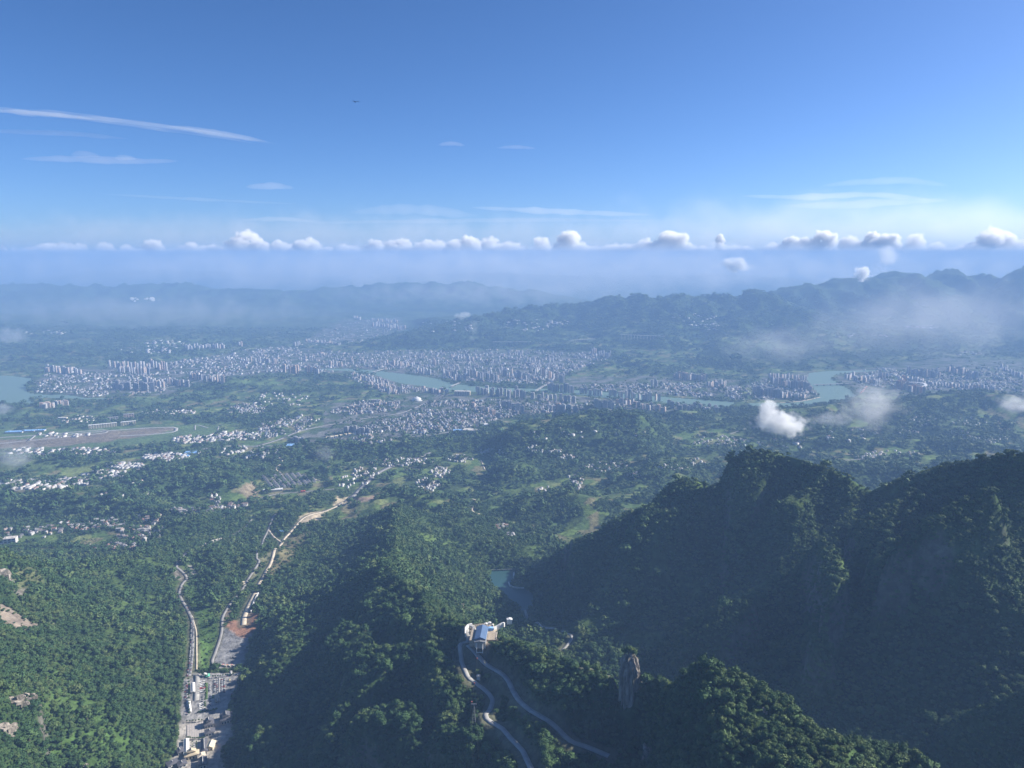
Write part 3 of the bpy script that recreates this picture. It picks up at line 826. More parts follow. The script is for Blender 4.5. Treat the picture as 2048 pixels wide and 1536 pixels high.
# the plain goes on to the horizon beyond the detailed sheet
mb = MB(); mb.add([(-140000, 200, -14), (140000, 200, -14), (140000, 59990, -14), (-140000, 59990, -14)], [(0, 1, 2, 3)])
plain = mb.obj('plain', simple('far_plain', (.05, .07, .035), 1, .3, .001)); tag(plain, kind='structure')

# ------------------------------------------------------------------ water sheets
def water_mat(name, col, rough, spec):
    m, nt, b = mat(name)
    b.inputs['Base Color'].default_value = (*col, 1); b.inputs['Roughness'].default_value = rough
    b.inputs['Specular IOR Level'].default_value = spec
    geo = N(nt, 'ShaderNodeNewGeometry'); nz = N(nt, 'ShaderNodeTexNoise'); nz.inputs['Scale'].default_value = .08; nz.inputs['Detail'].default_value = 3
    nt.links.new(geo.outputs['Position'], nz.inputs['Vector'])
    bp = N(nt, 'ShaderNodeBump'); bp.inputs['Strength'].default_value = .15; bp.inputs['Distance'].default_value = .5
    nt.links.new(nz.outputs['Fac'], bp.inputs['Height']); nt.links.new(bp.outputs[0], b.inputs['Normal'])
    return m
m_river = water_mat('river_water', (.13, .20, .15), .5, .2)
m_lake = water_mat('lake_water', (.03, .075, .075), .35, .25)
def poly_sheet(name, W, z, material, grow=0.0):
    if grow:
        n = len(W); out = []
        area = sum(W[k][0] * W[(k + 1) % n][1] - W[(k + 1) % n][0] * W[k][1] for k in range(n))
        sg = 1 if area > 0 else -1
        for k in range(n):
            a, b_, c = W[k - 1], W[k], W[(k + 1) % n]
            n1 = Vector((b_[1] - a[1], a[0] - b_[0])).normalized() * sg; n2 = Vector((c[1] - b_[1], b_[0] - c[0])).normalized() * sg
            nn = (n1 + n2); nn = nn.normalized() if nn.length > 1e-4 else n1
            out.append((b_[0] + nn.x * grow, b_[1] + nn.y * grow))
        W = out
    mb = MB(); mb.add([(x, y, z) for x, y in W], [tuple(range(len(W)))])
    return mb.obj(name, material)
for k, (W, z) in enumerate(WATER):
    o = poly_sheet('reservoir_water' if k == 0 else 'river_water', W, z, m_lake if k == 0 else m_river, 12 if k == 0 else 35)
    tag(o, kind='structure')

# ------------------------------------------------------------------ road ribbons
MATS = {'asphalt': m_asphalt, 'concrete': m_concrete, 'sandy': m_sandy, 'earth': m_earth}
for k, (C, w, name, label, mn) in enumerate(ROADS):
    d = np.gradient(C[:, :2], axis=0); d /= np.linalg.norm(d, axis=1)[:, None] + 1e-9
    nrm = np.stack([-d[:, 1], d[:, 0]], -1)
    lift = 0.25 + 0.1 * (k % 5)
    X = np.stack([C[:, 0] + nrm[:, 0] * w * f for f in (-.5, 0, .5)], 1); Y = np.stack([C[:, 1] + nrm[:, 1] * w * f for f in (-.5, 0, .5)], 1)
    far = C[:, 1].mean() > 3000
    Z = np.maximum(np.repeat(C[:, 2][:, None], 3, 1), zat(X, Y) + (0.3 if not far else 0.8)) + lift
    Z = np.repeat(Z.max(1)[:, None], 3, 1)
    # closed ribbon with a skirt so that it has a body
    X = np.concatenate([X[:, :1], X, X[:, -1:]], 1); Y = np.concatenate([Y[:, :1], Y, Y[:, -1:]], 1); Z = np.concatenate([Z[:, :1] - 3, Z, Z[:, -1:] - 3], 1)
    me = grid_mesh(name, X, Y, Z, MATS[mn])
    o = link_mesh(name, me); tag(o, kind='structure')

exec_after = []
# ------------------------------------------------------------------ trees
def crown_mesh(name, seed, n_leaf, leaf, lobes, flat_=0.8, core=2, trunk=False):
    """a crown of unit radius about (0,0,h): lobed dark core with leaf sprays standing off it"""
    r = np.random.default_rng(seed)
    import bmesh
    bm = bmesh.new(); bmesh.ops.create_icosphere(bm, subdivisions=core, radius=1.0)
    V = np.array([v.co[:] for v in bm.verts]); Fc = [tuple(v.index for v in f.verts) for f in bm.faces]; bm.free()
    L = r.normal(size=(lobes, 3)); L /= np.linalg.norm(L, axis=1)[:, None]; L[:, 2] = np.abs(L[:, 2]) * 0.8 + 0.05
    L /= np.linalg.norm(L, axis=1)[:, None]
    A = r.uniform(.25, .5, lobes)
    def rad(D):
        c = D @ L.T
        return 0.62 + (np.exp((c - 1) * 9) * A).max(1) + 0.06 * np.sin(D @ np.array([7., 5., 9.]))
    V = V * (rad(V) * 0.9)[:, None]
    V[:, 2] = np.where(V[:, 2] < 0, V[:, 2] * .45, V[:, 2]) * flat_
    vs = [tuple(p) for p in V]; fs = list(Fc)
    D = r.normal(size=(n_leaf, 3)); D[:, 2] = np.abs(D[:, 2]) - .25; D /= np.linalg.norm(D, axis=1)[:, None]
    P = D * (rad(D) * r.uniform(.86, 1.12, n_leaf))[:, None]
    P[:, 2] = np.where(P[:, 2] < 0, P[:, 2] * .45, P[:, 2]) * flat_
    for p, d in zip(P, D):
        nrm = Vector(d) + Vector(r.normal(size=3) * .55); nrm.normalize()
        a = nrm.orthogonal().normalized(); b = nrm.cross(a)
        s = leaf * r.uniform(.6, 1.4); th = r.uniform(0, 6.28)
        u = (a * math.cos(th) + b * math.sin(th)) * s; w = (b * math.cos(th) - a * math.sin(th)) * s * .7
        p = Vector(p); n = len(vs)
        vs += [tuple(p - u), tuple(p + w * .8), tuple(p + u + nrm * s * .3), tuple(p - w)]
        fs.append((n, n + 1, n + 2, n + 3))
    V = np.array(vs); V[:, 2] += 1.0
    me = bpy.data.meshes.new(name)
    mi = [0] * len(fs)
    V = [tuple(v) for v in V]
    if trunk:
        n = len(V); k = 6
        for z, rr in ((-.9, .10), (.75, .06)):
            V += [(math.cos(6.283 * i / k) * rr, math.sin(6.283 * i / k) * rr, z) for i in range(k)]
        for i in range(k):
            fs.append((n + i, n + (i + 1) % k, n + k + (i + 1) % k, n + k + i)); mi.append(1)
    me.from_pydata(V, [], fs)
    me.materials.append(m_leaf); me.materials.append(m_bark)
    me.polygons.foreach_set('material_index', mi)
    me.update()
    return me

def trunk_mesh():
    mb = MB(); k = 7
    rings = [(-1.0, .13, 0), (-.2, .085, .02), (.5, .065, -.01), (1.0, .04, .02)]
    vs = []; fs = []
    for z, r_, ox in rings:
        vs += [(ox + math.cos(6.283 * i / k) * r_, math.sin(6.283 * i / k) * r_, z) for i in range(k)]
    for j in range(3):
        fs += [(j * k + i, j * k + (i + 1) % k, (j + 1) * k + (i + 1) % k, (j + 1) * k + i) for i in range(k)]
    mb.add(vs, fs)
    for a, b_ in (((0, 0, .3), (.45, .1, .95)), ((0, 0, .2), (-.4, .25, .85)), ((0, 0, .4), (.05, -.45, 1.0))):
        mb.beam(a, b_, .025)
    return mb.mesh('trunk', m_bark)

near_src = [crown_mesh('near_tree_a', 1, 230, .17, 9, .85, 2, True), crown_mesh('near_tree_b', 2, 230, .16, 6, 1.05, 2, True), crown_mesh('near_tree_c', 3, 210, .18, 12, .75, 2, True)]
mid_src = [crown_mesh('mid_tree_a', 4, 46, .30, 7, .7, 1), crown_mesh('mid_tree_b', 5, 46, .30, 10, .8, 1)]

def scatter_points(y0, y1, spacing, tmax=0.80, hid=0.03):
    """random points on the ground, density from the forest cover"""
    A = tmax * (y1 ** 2 - y0 ** 2)
    n = int(A / (spacing ** 2) * 1.5)
    y = np.sqrt(rng.uniform(y0 ** 2, y1 ** 2, n)); x = y * rng.uniform(-tmax, tmax, n)
    fr = np.log(y / Y0) / DR; ft = (x / y + TT) / (2 * TT) * (NT - 1)
    i, j = np.clip(np.round(fr).astype(int), 0, NR - 1), np.clip(np.round(ft).astype(int), 0, NT - 1)
    # more trees per plan area on steep ground
    keep = (rng.uniform(0, 1.9, n) < forest[i, j] ** 1.3 * np.clip(.85 + .5 * slope[i, j], 0, 1.9)) & (hidden[i, j] < hid)
    x, y = x[keep], y[keep]
    return x, y, zat(x, y), i[keep], j[keep]

def scatter_object(name, x, y, z, scale, src, label=None):
    me = bpy.data.meshes.new(name)
    me.vertices.add(len(x)); me.vertices.foreach_set('co', np.stack([x, y, z], -1).astype(np.float32).ravel())
    a = me.attributes.new('tscale', 'FLOAT_VECTOR', 'POINT'); a.data.foreach_set('vector', scale.astype(np.float32).ravel())
    rot = np.zeros((len(x), 3), np.float32); rot[:, 2] = rng.uniform(0, 6.283, len(x)); rot[:, :2] = rng.normal(size=(len(x), 2)) * .06
    a = me.attributes.new('trot', 'FLOAT_VECTOR', 'POINT'); a.data.foreach_set('vector', rot.ravel())
    o = link_mesh(name, me)
    so = bpy.data.objects.new(name + '_source', src)
    g = bpy.data.node_groups.new(name + '_scatter', 'GeometryNodeTree')
    g.interface.new_socket('Geometry', in_out='INPUT', socket_type='NodeSocketGeometry')
    g.interface.new_socket('Geometry', in_out='OUTPUT', socket_type='NodeSocketGeometry')
    gi, go = g.nodes.new('NodeGroupInput'), g.nodes.new('NodeGroupOutput')
    m2p = g.nodes.new('GeometryNodeMeshToPoints')
    inst = g.nodes.new('GeometryNodeInstanceOnPoints')
    info = g.nodes.new('GeometryNodeObjectInfo'); info.inputs['Object'].default_value = so
    sc = g.nodes.new('GeometryNodeInputNamedAttribute'); sc.data_type = 'FLOAT_VECTOR'; sc.inputs['Name'].default_value = 'tscale'
    rt = g.nodes.new('GeometryNodeInputNamedAttribute'); rt.data_type = 'FLOAT_VECTOR'; rt.inputs['Name'].default_value = 'trot'
    e2r = g.nodes.new('FunctionNodeEulerToRotation')
    g.links.new(gi.outputs[0], m2p.inputs[0]); g.links.new(m2p.outputs[0], inst.inputs['Points'])
    g.links.new(info.outputs['Geometry'], inst.inputs['Instance'])
    g.links.new(rt.outputs[0], e2r.inputs[0]); g.links.new(e2r.outputs[0], inst.inputs['Rotation'])
    g.links.new(sc.outputs[0], inst.inputs['Scale']); g.links.new(inst.outputs[0], go.inputs[0])
    md = o.modifiers.new('scatter', 'NODES'); md.node_group = g
    tag(o, kind='stuff')
    if label: o['label'] = label
    return o

def split_scatter(name, P, size, srcs, szvar=.35, label=None, zs=1.0):
    x, y, z = P[:3]
    k = rng.integers(0, len(srcs), len(x))
    s = size * np.exp(rng.normal(size=len(x)) * szvar) * np.where(rng.uniform(size=len(x)) < .04, 1.55, 1.0)
    sc = np.stack([s, s * rng.uniform(.85, 1.15, len(x)), s * rng.uniform(.8, 1.25, len(x)) * zs], -1)
    for i, src in enumerate(srcs):
        m = k == i
        scatter_object(name, x[m], y[m], z[m], sc[m], src, label)

P = scatter_points(560, 1750, 5.0)
x, y, z = P[:3]
# the 300 trees that show largest are things of their own
u_, v_ = project(x, y, z)
vis = (u_ > 4) & (u_ < 2040) & (v_ < 1530) & (hidden[P[3], P[4]] < .004)
order = np.argsort(np.where(vis, np.hypot(y, z - CZ), 1e9))[:290]
near_mask = np.zeros(len(x), bool); near_mask[order] = True
NEAR = [(x[i], y[i], z[i], u_[i], v_[i]) for i in order]
x, y, z = x[~near_mask], y[~near_mask], z[~near_mask]
split_scatter('forest', (x, y, z), 3.15, near_src, .40, 'dense green forest covering the near slopes')
split_scatter('forest', scatter_points(1750, 3300, 6.6), 3.7, mid_src, .42, 'dense forest on the middle slopes')
split_scatter('forest', scatter_points(3300, 6800, 16), 8.5, mid_src, .4, 'forest on the hills before the town', .8)
split_scatter('forest', scatter_points(6800, 13500, 30), 13, mid_src, .4, 'distant forest on the hills behind the town', .6)
tcrown = [crown_mesh('tree_crown', 11 + k, 420, .13, 8 + k, .9, 3) for k in range(4)]
for c_ in tcrown: c_.materials.pop(index=1)
tmesh = trunk_mesh()
def make_tree(p, s, k, label, group, name='broadleaf_tree'):
    root = empty(name, (p[0], p[1], p[2]), random.uniform(0, 6.28))
    root.scale = (s, s * random.uniform(.9, 1.1), s * random.uniform(.95, 1.3))
    link_mesh('trunk', tmesh, root); link_mesh('crown', tcrown[k % 4], root)
    return tag(root, label, 'tree', group)
def third(a, lo, hi, words):
    return words[min(len(words) - 1, max(0, int((a - lo) / (hi - lo) * len(words))))]
for i, (a, b_, c, uu, vv) in enumerate(NEAR):
    sz = random.uniform(2.8, 5.0)
    sw = 'large' if sz > 4.2 else 'small' if sz < 3.5 else 'middle-sized'
    if uu > 1690: reg, box = 'low hilltop at the bottom edge', (1690, 2040, 1490, 1536)
    elif uu > 1290: reg, box = 'round foreground hill', (1290, 1690, 1330, 1536)
    else: reg, box = 'shaded slope by the winding road', (880, 1290, 1330, 1536)
    hw_ = third(uu, box[0], box[1], ['left', 'left centre', 'centre', 'right centre', 'right']); vw_ = third(vv, box[2], box[3], ['top', 'upper', 'middle', 'lower', 'bottom'])
    make_tree((a, b_, c), sz, i, f'{sw} broadleaf tree, {vw_} {hw_} of the {reg}', f'trees on the {reg}')
print('near trees', len(NEAR))
ORD = ['first', 'second', 'third', 'fourth', 'fifth', 'sixth', 'seventh', 'eighth', 'ninth', 'tenth']
# ------------------------------------------------------------------ buildings: shared meshes
def colour_by_object(name, cols, rough=.8, bands=None):
    """plaster that differs a little from one building to the next; optional floor bands"""
    m, nt, b = mat(name)
    oi = N(nt, 'ShaderNodeObjectInfo')
    cr = N(nt, 'ShaderNodeValToRGB'); cr.color_ramp.interpolation = 'CONSTANT'
    els = cr.color_ramp.elements
    while len(els) < len(cols): els.new(0.5)
    for k, c in enumerate(cols): els[k].position = k / len(cols); els[k].color = (*c, 1)
    nt.links.new(oi.outputs['Random'], cr.inputs[0])
    nt.links.new(cr.outputs[0], b.inputs['Base Color']); b.inputs['Roughness'].default_value = rough
    b.inputs['Specular IOR Level'].default_value = .3
    return m
m_tower_white = colour_by_object('tower_plaster_white', [(.56, .55, .52), (.48, .47, .45), (.60, .58, .54), (.42, .42, .42)])
m_tower_pink = colour_by_object('tower_plaster_pink', [(.56, .42, .33), (.50, .38, .30), (.58, .47, .38), (.48, .38, .32)])
m_tower_grey = colour_by_object('tower_plaster_grey', [(.30, .30, .31), (.37, .36, .35), (.26, .27, .29), (.42, .41, .40)])
m_tower_orange = colour_by_object('tower_plaster_orange', [(.48, .25, .17), (.44, .29, .22), (.42, .33, .28)])
m_house = colour_by_object('house_plaster', [(.52, .51, .49), (.45, .44, .42), (.56, .55, .53), (.42, .37, .31), (.50, .47, .42)])
m_houseroof = colour_by_object('house_roof', [(.16, .16, .17), (.30, .29, .28), (.22, .13, .10), (.12, .12, .13), (.35, .34, .33), (.26, .20, .17)])

def tower_meshes(tag_, wall):
    """floor-banded block with recessed window strips, bays and a roof house; unit size 1x1x1, pieces kept apart"""
    out = []
    for kind in range(3):
        mb = MB()
        w = .5
        if kind == 0:     # slab with two stair bays
            mb.box((0, 0, 0), (.96, .86, 1), 0)
            for x in (-.33, 0, .33): mb.box((x, -.455, 0), (.16, .09, .985), 0); mb.box((x, .455, 0), (.16, .09, .985), 0)
        elif kind == 1:   # cross plan point block
            mb.box((0, 0, 0), (.62, 1, .99), 0); mb.box((0, 0, 0), (1, .6, 1), 0)
        else:             # stepped pair
            mb.box((-.24, .08, 0), (.5, .8, 1), 0); mb.box((.24, -.08, 0), (.5, .8, .92), 0)
        for k in range(7):
            z = .06 + k * .13
            mb.box((0, 0, z), (.985 if kind != 1 else .63, .88 if kind != 1 else 1.005, .055), 1)
        mb.box((0, 0, 1.0), (.34, .34, .045), 0)
        mb.box((-.1, .1, 1.0), (.12, .12, .07), 2)
        out.append(mb.mesh('tower_block', [wall, m_glassband, m_steel]))
    return out
m_glassband = simple('window_bands', (.13, .15, .18), .4, .3, .05)
T = {'w': tower_meshes('w', m_tower_white), 'p': tower_meshes('p', m_tower_pink), 'g': tower_meshes('g', m_tower_grey), 'o': tower_meshes('o', m_tower_orange)}

# clusters: (u0, v0, u1, v1, number, height m, colours, width m, where, name)
CL = [
 (88, 745, 165, 748, 13, 62, 'wwgp', 30, 'on the river bend at the far left of the town'),
 (92, 735, 150, 740, 10, 30, 'wgp', 40, 'behind the river bend at the far left'),
 (218, 733, 300, 738, 16, 62, 'wwg', 26, 'in the tall row at the left end of the town'),
 (302, 734, 334, 742, 8, 75, 'pwp', 26, 'lit pinkish at the right end of the left tall row'),
 (235, 744, 300, 748, 12, 62, 'ggw', 26, 'in the second tall row at the left end of the town'),
 (222, 778, 306, 781, 10, 72, 'gwg', 40, 'nearest the grey block row above the golf greens'),
 (285, 762, 330, 775, 12, 50, 'pgp', 26, 'behind the grey block row above the golf greens'),
 (335, 768, 380, 774, 12, 58, 'ggp', 26, 'in the dense brownish estate left of the highway'),
 (380, 758, 450, 766, 20, 58, 'ggp', 26, 'in the dense estate along the highway'),
 (368, 699, 450, 696, 18, 58, 'pwp', 32, 'in the pinkish row standing apart behind the left of the town'),
 (478, 692, 484, 693, 2, 60, 'g', 30, 'in the lone pair right of the far pinkish row'),
 (490, 724, 560, 728, 12, 55, 'ggw', 26, 'in the shaded row left of the middle of town'),
 (568, 746, 600, 748, 5, 72, 'p', 34, 'in the pinkish group left of the river'),
 (610, 745, 640, 750, 6, 72, 'ppw', 30, 'in the pink slab group nearest the river head'),
 (655, 730, 685, 733, 6, 50, 'w', 26, 'in the pale row behind the river head'),
 (586, 694, 602, 690, 3, 62, 'w', 26, 'in the white trio on the far edge of town'),
 (612, 682, 682, 690, 18, 30, 'w', 34, 'in the curved white terrace at the far edge of town'),
 (706, 636, 720, 638, 3, 52, 'w', 55, 'in the broad pale pair of the distant suburb'),
 (745, 652, 810, 660, 18, 62, 'gwg', 34, 'in the distant grey suburb beyond the town'),
 (740, 642, 798, 645, 10, 50, 'g', 34, 'in the back row of the distant suburb'),
 (700, 750, 790, 790, 14, 42, 'wwpg', 20, 'on the near bank at the river bend'),
 (725, 762, 778, 776, 12, 55, 'wwg', 22, 'in the sunlit white group by the river bend'),
 (735, 772, 800, 788, 10, 50, 'gg', 26, 'in the dark slabs along the near river bank'),
 (765, 729, 830, 735, 12, 55, 'gwg', 26, 'in the even row beyond the upper river'),
 (832, 744, 860, 750, 7, 60, 'ggw', 26, 'left on the far bank of the river'),
 (858, 728, 880, 732, 4, 62, 'w', 24, 'in the tall whitish group behind the far bank'),
 (885, 752, 930, 764, 12, 66, 'gg', 28, 'in the dark riverside group on the far bank'),
 (930, 752, 1000, 762, 14, 70, 'ggw', 28, 'in the tall riverside group at the centre of town'),
 (1000, 750, 1060, 762, 12, 66, 'ggw', 26, 'in the centre of town beyond the river'),
 (1060, 745, 1128, 765, 12, 75, 'ggp', 26, 'in the right half of the town centre'),
 (900, 714, 1000, 726, 12, 40, 'wwg', 26, 'scattered in the back of the town centre'),
 (1000, 716, 1110, 728, 12, 45, 'wgg', 26, 'scattered at the back right of the town centre'),
 (845, 783, 895, 789, 8, 42, 'gw', 34, 'in the office blocks on the near bank'),
 (950, 786, 1030, 795, 14, 62, 'gwg', 28, 'on the near bank below the middle of town'),
 (1030, 786, 1050, 800, 6, 66, 'gg', 30, 'on the near bank by the bridge'),
 (1095, 783, 1150, 788, 9, 88, 'gg', 34, 'in the tall dark wall of slabs at the bridge head'),
 (1062, 795, 1150, 805, 10, 55, 'gw', 30, 'below the dark wall of slabs'),
 (1160, 788, 1205, 795, 9, 60, 'wgw', 24, 'in the white edged slabs right of the dark wall'),
 (1215, 793, 1320, 805, 16, 66, 'wwg', 26, 'in the sunlit slabs along the near river bank'),
 (1100, 822, 1155, 826, 11, 58, 'pwg', 28, 'in the beige estate touching the wooded hill'),
 (1190, 815, 1230, 817, 8, 60, 'gg', 30, 'in the grey group behind the wooded hill'),
 (1232, 806, 1330, 824, 20, 45, 'pgp', 26, 'in the estate behind the wooded hill top'),
 (1335, 815, 1440, 824, 14, 45, 'gg', 30, 'in the shaded estate by the lower river'),
 (1003, 812, 1050, 826, 9, 50, 'ggw', 28, 'at the near edge of the town'),
 (940, 812, 1000, 835, 8, 38, 'gp', 36, 'among the low roofs of the near town'),
 (1180, 708, 1224, 715, 9, 66, 'gwg', 28, 'in the high group at the foot of the far hill'),
 (1345, 758, 1415, 762, 16, 62, 'gpg', 34, 'in the stepped estate at the foot of the far mountain'),
 (1414, 773, 1452, 775, 9, 55, 'wwg', 26, 'in the pale row right of the stepped estate'),
 (1303, 776, 1315, 776, 3, 72, 'w', 24, 'in the sunlit yellowish trio beyond the lower river'),
 (1508, 788, 1560, 795, 18, 66, 'gg', 28, 'at the left of the river peninsula'),
 (1560, 795, 1610, 800, 16, 48, 'gwp', 26, 'at the shore of the river peninsula'),
 (1540, 768, 1622, 782, 22, 72, 'ggp', 28, 'in the middle of the river peninsula'),
 (1536, 755, 1615, 760, 14, 45, 'pwg', 26, 'in the back row of the river peninsula'),
 (1690, 755, 1760, 768, 16, 50, 'gg', 30, 'across the river near the white ring stadium'),
 (1757, 755, 1776, 758, 4, 66, 'w', 26, 'in the pale trio behind the stadium'),
 (1792, 775, 1850, 790, 18, 66, 'opo', 28, 'in the reddish estate right of the stadium'),
 (1795, 762, 1845, 768, 10, 50, 'oo', 28, 'in the back of the reddish estate'),
 (1812, 748, 1880, 756, 14, 66, 'g', 28, 'in the hazy row behind the reddish estate'),
 (1895, 742, 1955, 758, 18, 66, 'gwg', 30, 'in the tall hazy group at the right'),
 (1840, 768, 1930, 776, 16, 35, 'wp', 28, 'in the low pale rows at the right'),
 (1930, 778, 1990, 782, 14, 40, 'w', 26, 'in the white rows at the far right'),
 (1998, 735, 2048, 760, 8, 45, 'g', 30, 'at the hazy right edge of the town'),
 (82, 818, 138, 810, 15, 42, 'pwp', 34, 'in the pale hillside estate above the airport'),
 (692, 866, 740, 868, 9, 50, 'g', 30, 'in the dark cluster above the wooded hill'),
 (583, 884, 606, 885, 5, 38, 'gw', 26, 'in the small group beside the blue roofs'),
]
towers = []
for ci, (u0, v0, u1, v1, n, h, cols, w, where) in enumerate(CL):
    for k in range(n):
        t = (k + random.uniform(.1, .9)) / n
        u = u0 + (u1 - u0) * t; v = v0 + (v1 - v0) * t + random.uniform(-2.0, 2.0) * (1.5 if abs(v1 - v0) > 8 else .8)
        x, y, z = at(u, v)
        hh = h * random.uniform(.85, 1.35); ww = w * random.uniform(.75, 1.15)
        towers.append((hh * ww / (y * y), x, y, z, hh, ww, random.choice(cols), where, random.uniform(-.25, .25) + (ci % 3 - 1) * .3, k, ['left end', 'middle', 'right end'][min(2, int(t * 3))]))
towers.sort(reverse=True)
CNAME = {'w': 'white', 'p': 'pinkish', 'g': 'grey', 'o': 'reddish'}
for i, (_, x, y, z, hh, ww, c, where, rz, k, pos) in enumerate(towers[:300]):
    o = link_mesh('apartment_tower', T[c][k % 3], None, (x, y, z - 2), rz)
    o.scale = (ww, ww * random.uniform(.5, .8), hh)
    tag(o, f'{CNAME[c]} apartment tower {where}' + ('' if len(where.split()) > 11 else ', ' + pos), 'tower', f'{CNAME[c]} towers {where}')

def merged(name, items, wallcols, roofcols, label=None):
    """many small boxes with roofs joined as one body of real geometry; items = x, y, z, w, l, h, rot, roof height"""
    A = np.array(items, float); n = len(A)
    w, l, h, rot, rh = A[:, 3] / 2, A[:, 4] / 2, A[:, 5], A[:, 6], A[:, 7]
    base = np.array([(-1, -1, 0), (1, -1, 0), (1, 1, 0), (-1, 1, 0), (-1, -1, 1), (1, -1, 1), (1, 1, 1), (-1, 1, 1), (0, -1, 2), (0, 1, 2)], float)
    X = base[None, :, 0] * w[:, None]; Y = base[None, :, 1] * l[:, None]
    Z = np.where(base[None, :, 2] == 0, -3.0, np.where(base[None, :, 2] == 1, h[:, None], h[:, None] + rh[:, None]))
    co, si = np.cos(rot)[:, None], np.sin(rot)[:, None]
    V = np.stack([A[:, :1] + X * co - Y * si, A[:, 1:2] + X * si + Y * co, A[:, 2:3] + Z], -1).reshape(-1, 3)
    quads = [(0, 1, 5, 4), (1, 2, 6, 5), (2, 3, 7, 6), (3, 0, 4, 7), (5, 6, 9, 8), (7, 4, 8, 9)]; tris = [(4, 5, 8), (6, 7, 9)]
    off = (np.arange(n) * 10)[:, None, None]
    Q = (np.array(quads)[None] + off).reshape(n, -1); Tr = (np.array(tris)[None] + off).reshape(n, -1)
    L = np.concatenate([Q, Tr], 1).ravel().astype(np.int32)
    st = np.concatenate([np.arange(6) * 4, 24 + np.arange(2) * 3]); starts = (st[None] + (np.arange(n) * 30)[:, None]).ravel().astype(np.int32)
    me = bpy.data.meshes.new(name)
    me.vertices.add(len(V)); me.vertices.foreach_set('co', V.astype(np.float32).ravel())
    me.loops.add(len(L)); me.loops.foreach_set('vertex_index', L)
    me.polygons.add(len(starts)); me.polygons.foreach_set('loop_start', starts)
    me.update(calc_edges=True)
    wc = np.array(wallcols)[rng.integers(0, len(wallcols), n)]; rc = np.array(roofcols)[rng.integers(0, len(roofcols), n)]
    F_ = np.zeros((n, 8, 4)); F_[..., 3] = 1
    F_[:, :, :3] = wc[:, None]; F_[:, 4:6, :3] = rc[:, None]
    at_ = me.color_attributes.new('paint', 'FLOAT_COLOR', 'CORNER')
    rep = np.array([4] * 6 + [3] * 2)
    at_.data.foreach_set('color', np.repeat(F_, rep, axis=1).astype(np.float32).ravel())
    me.materials.append(m_paint)
    o = link_mesh(name, me); tag(o, kind='stuff')
    if label: o['label'] = label
    return o
m_paint, nt, b = mat('building_paint')
a_ = N(nt, 'ShaderNodeAttribute', attribute_name='paint'); nt.links.new(a_.outputs['Color'], b.inputs['Base Color']); b.inputs['Roughness'].default_value = .8
WALLS = [(.38, .38, .38), (.28, .28, .28), (.24, .24, .24), (.34, .29, .25), (.56, .55, .54), (.20, .20, .21), (.26, .26, .27)]
ROOFS = [(.16, .16, .16), (.09, .09, .10), (.22, .22, .21), (.15, .11, .09), (.08, .09, .10), (.22, .14, .11), (.13, .13, .14), (.13, .19, .27)]
if len(towers) > 300:
    merged('distant_towers', [(x, y, z, ww * .9, ww * .6, hh, rz, .4) for (_, x, y, z, hh, ww, c, where, rz, k, pos) in towers[300:]],
           [(.38, .37, .36), (.30, .30, .31), (.40, .33, .28)], [(.3, .3, .3), (.22, .22, .23)], 'small far apartment blocks of the hazy town')

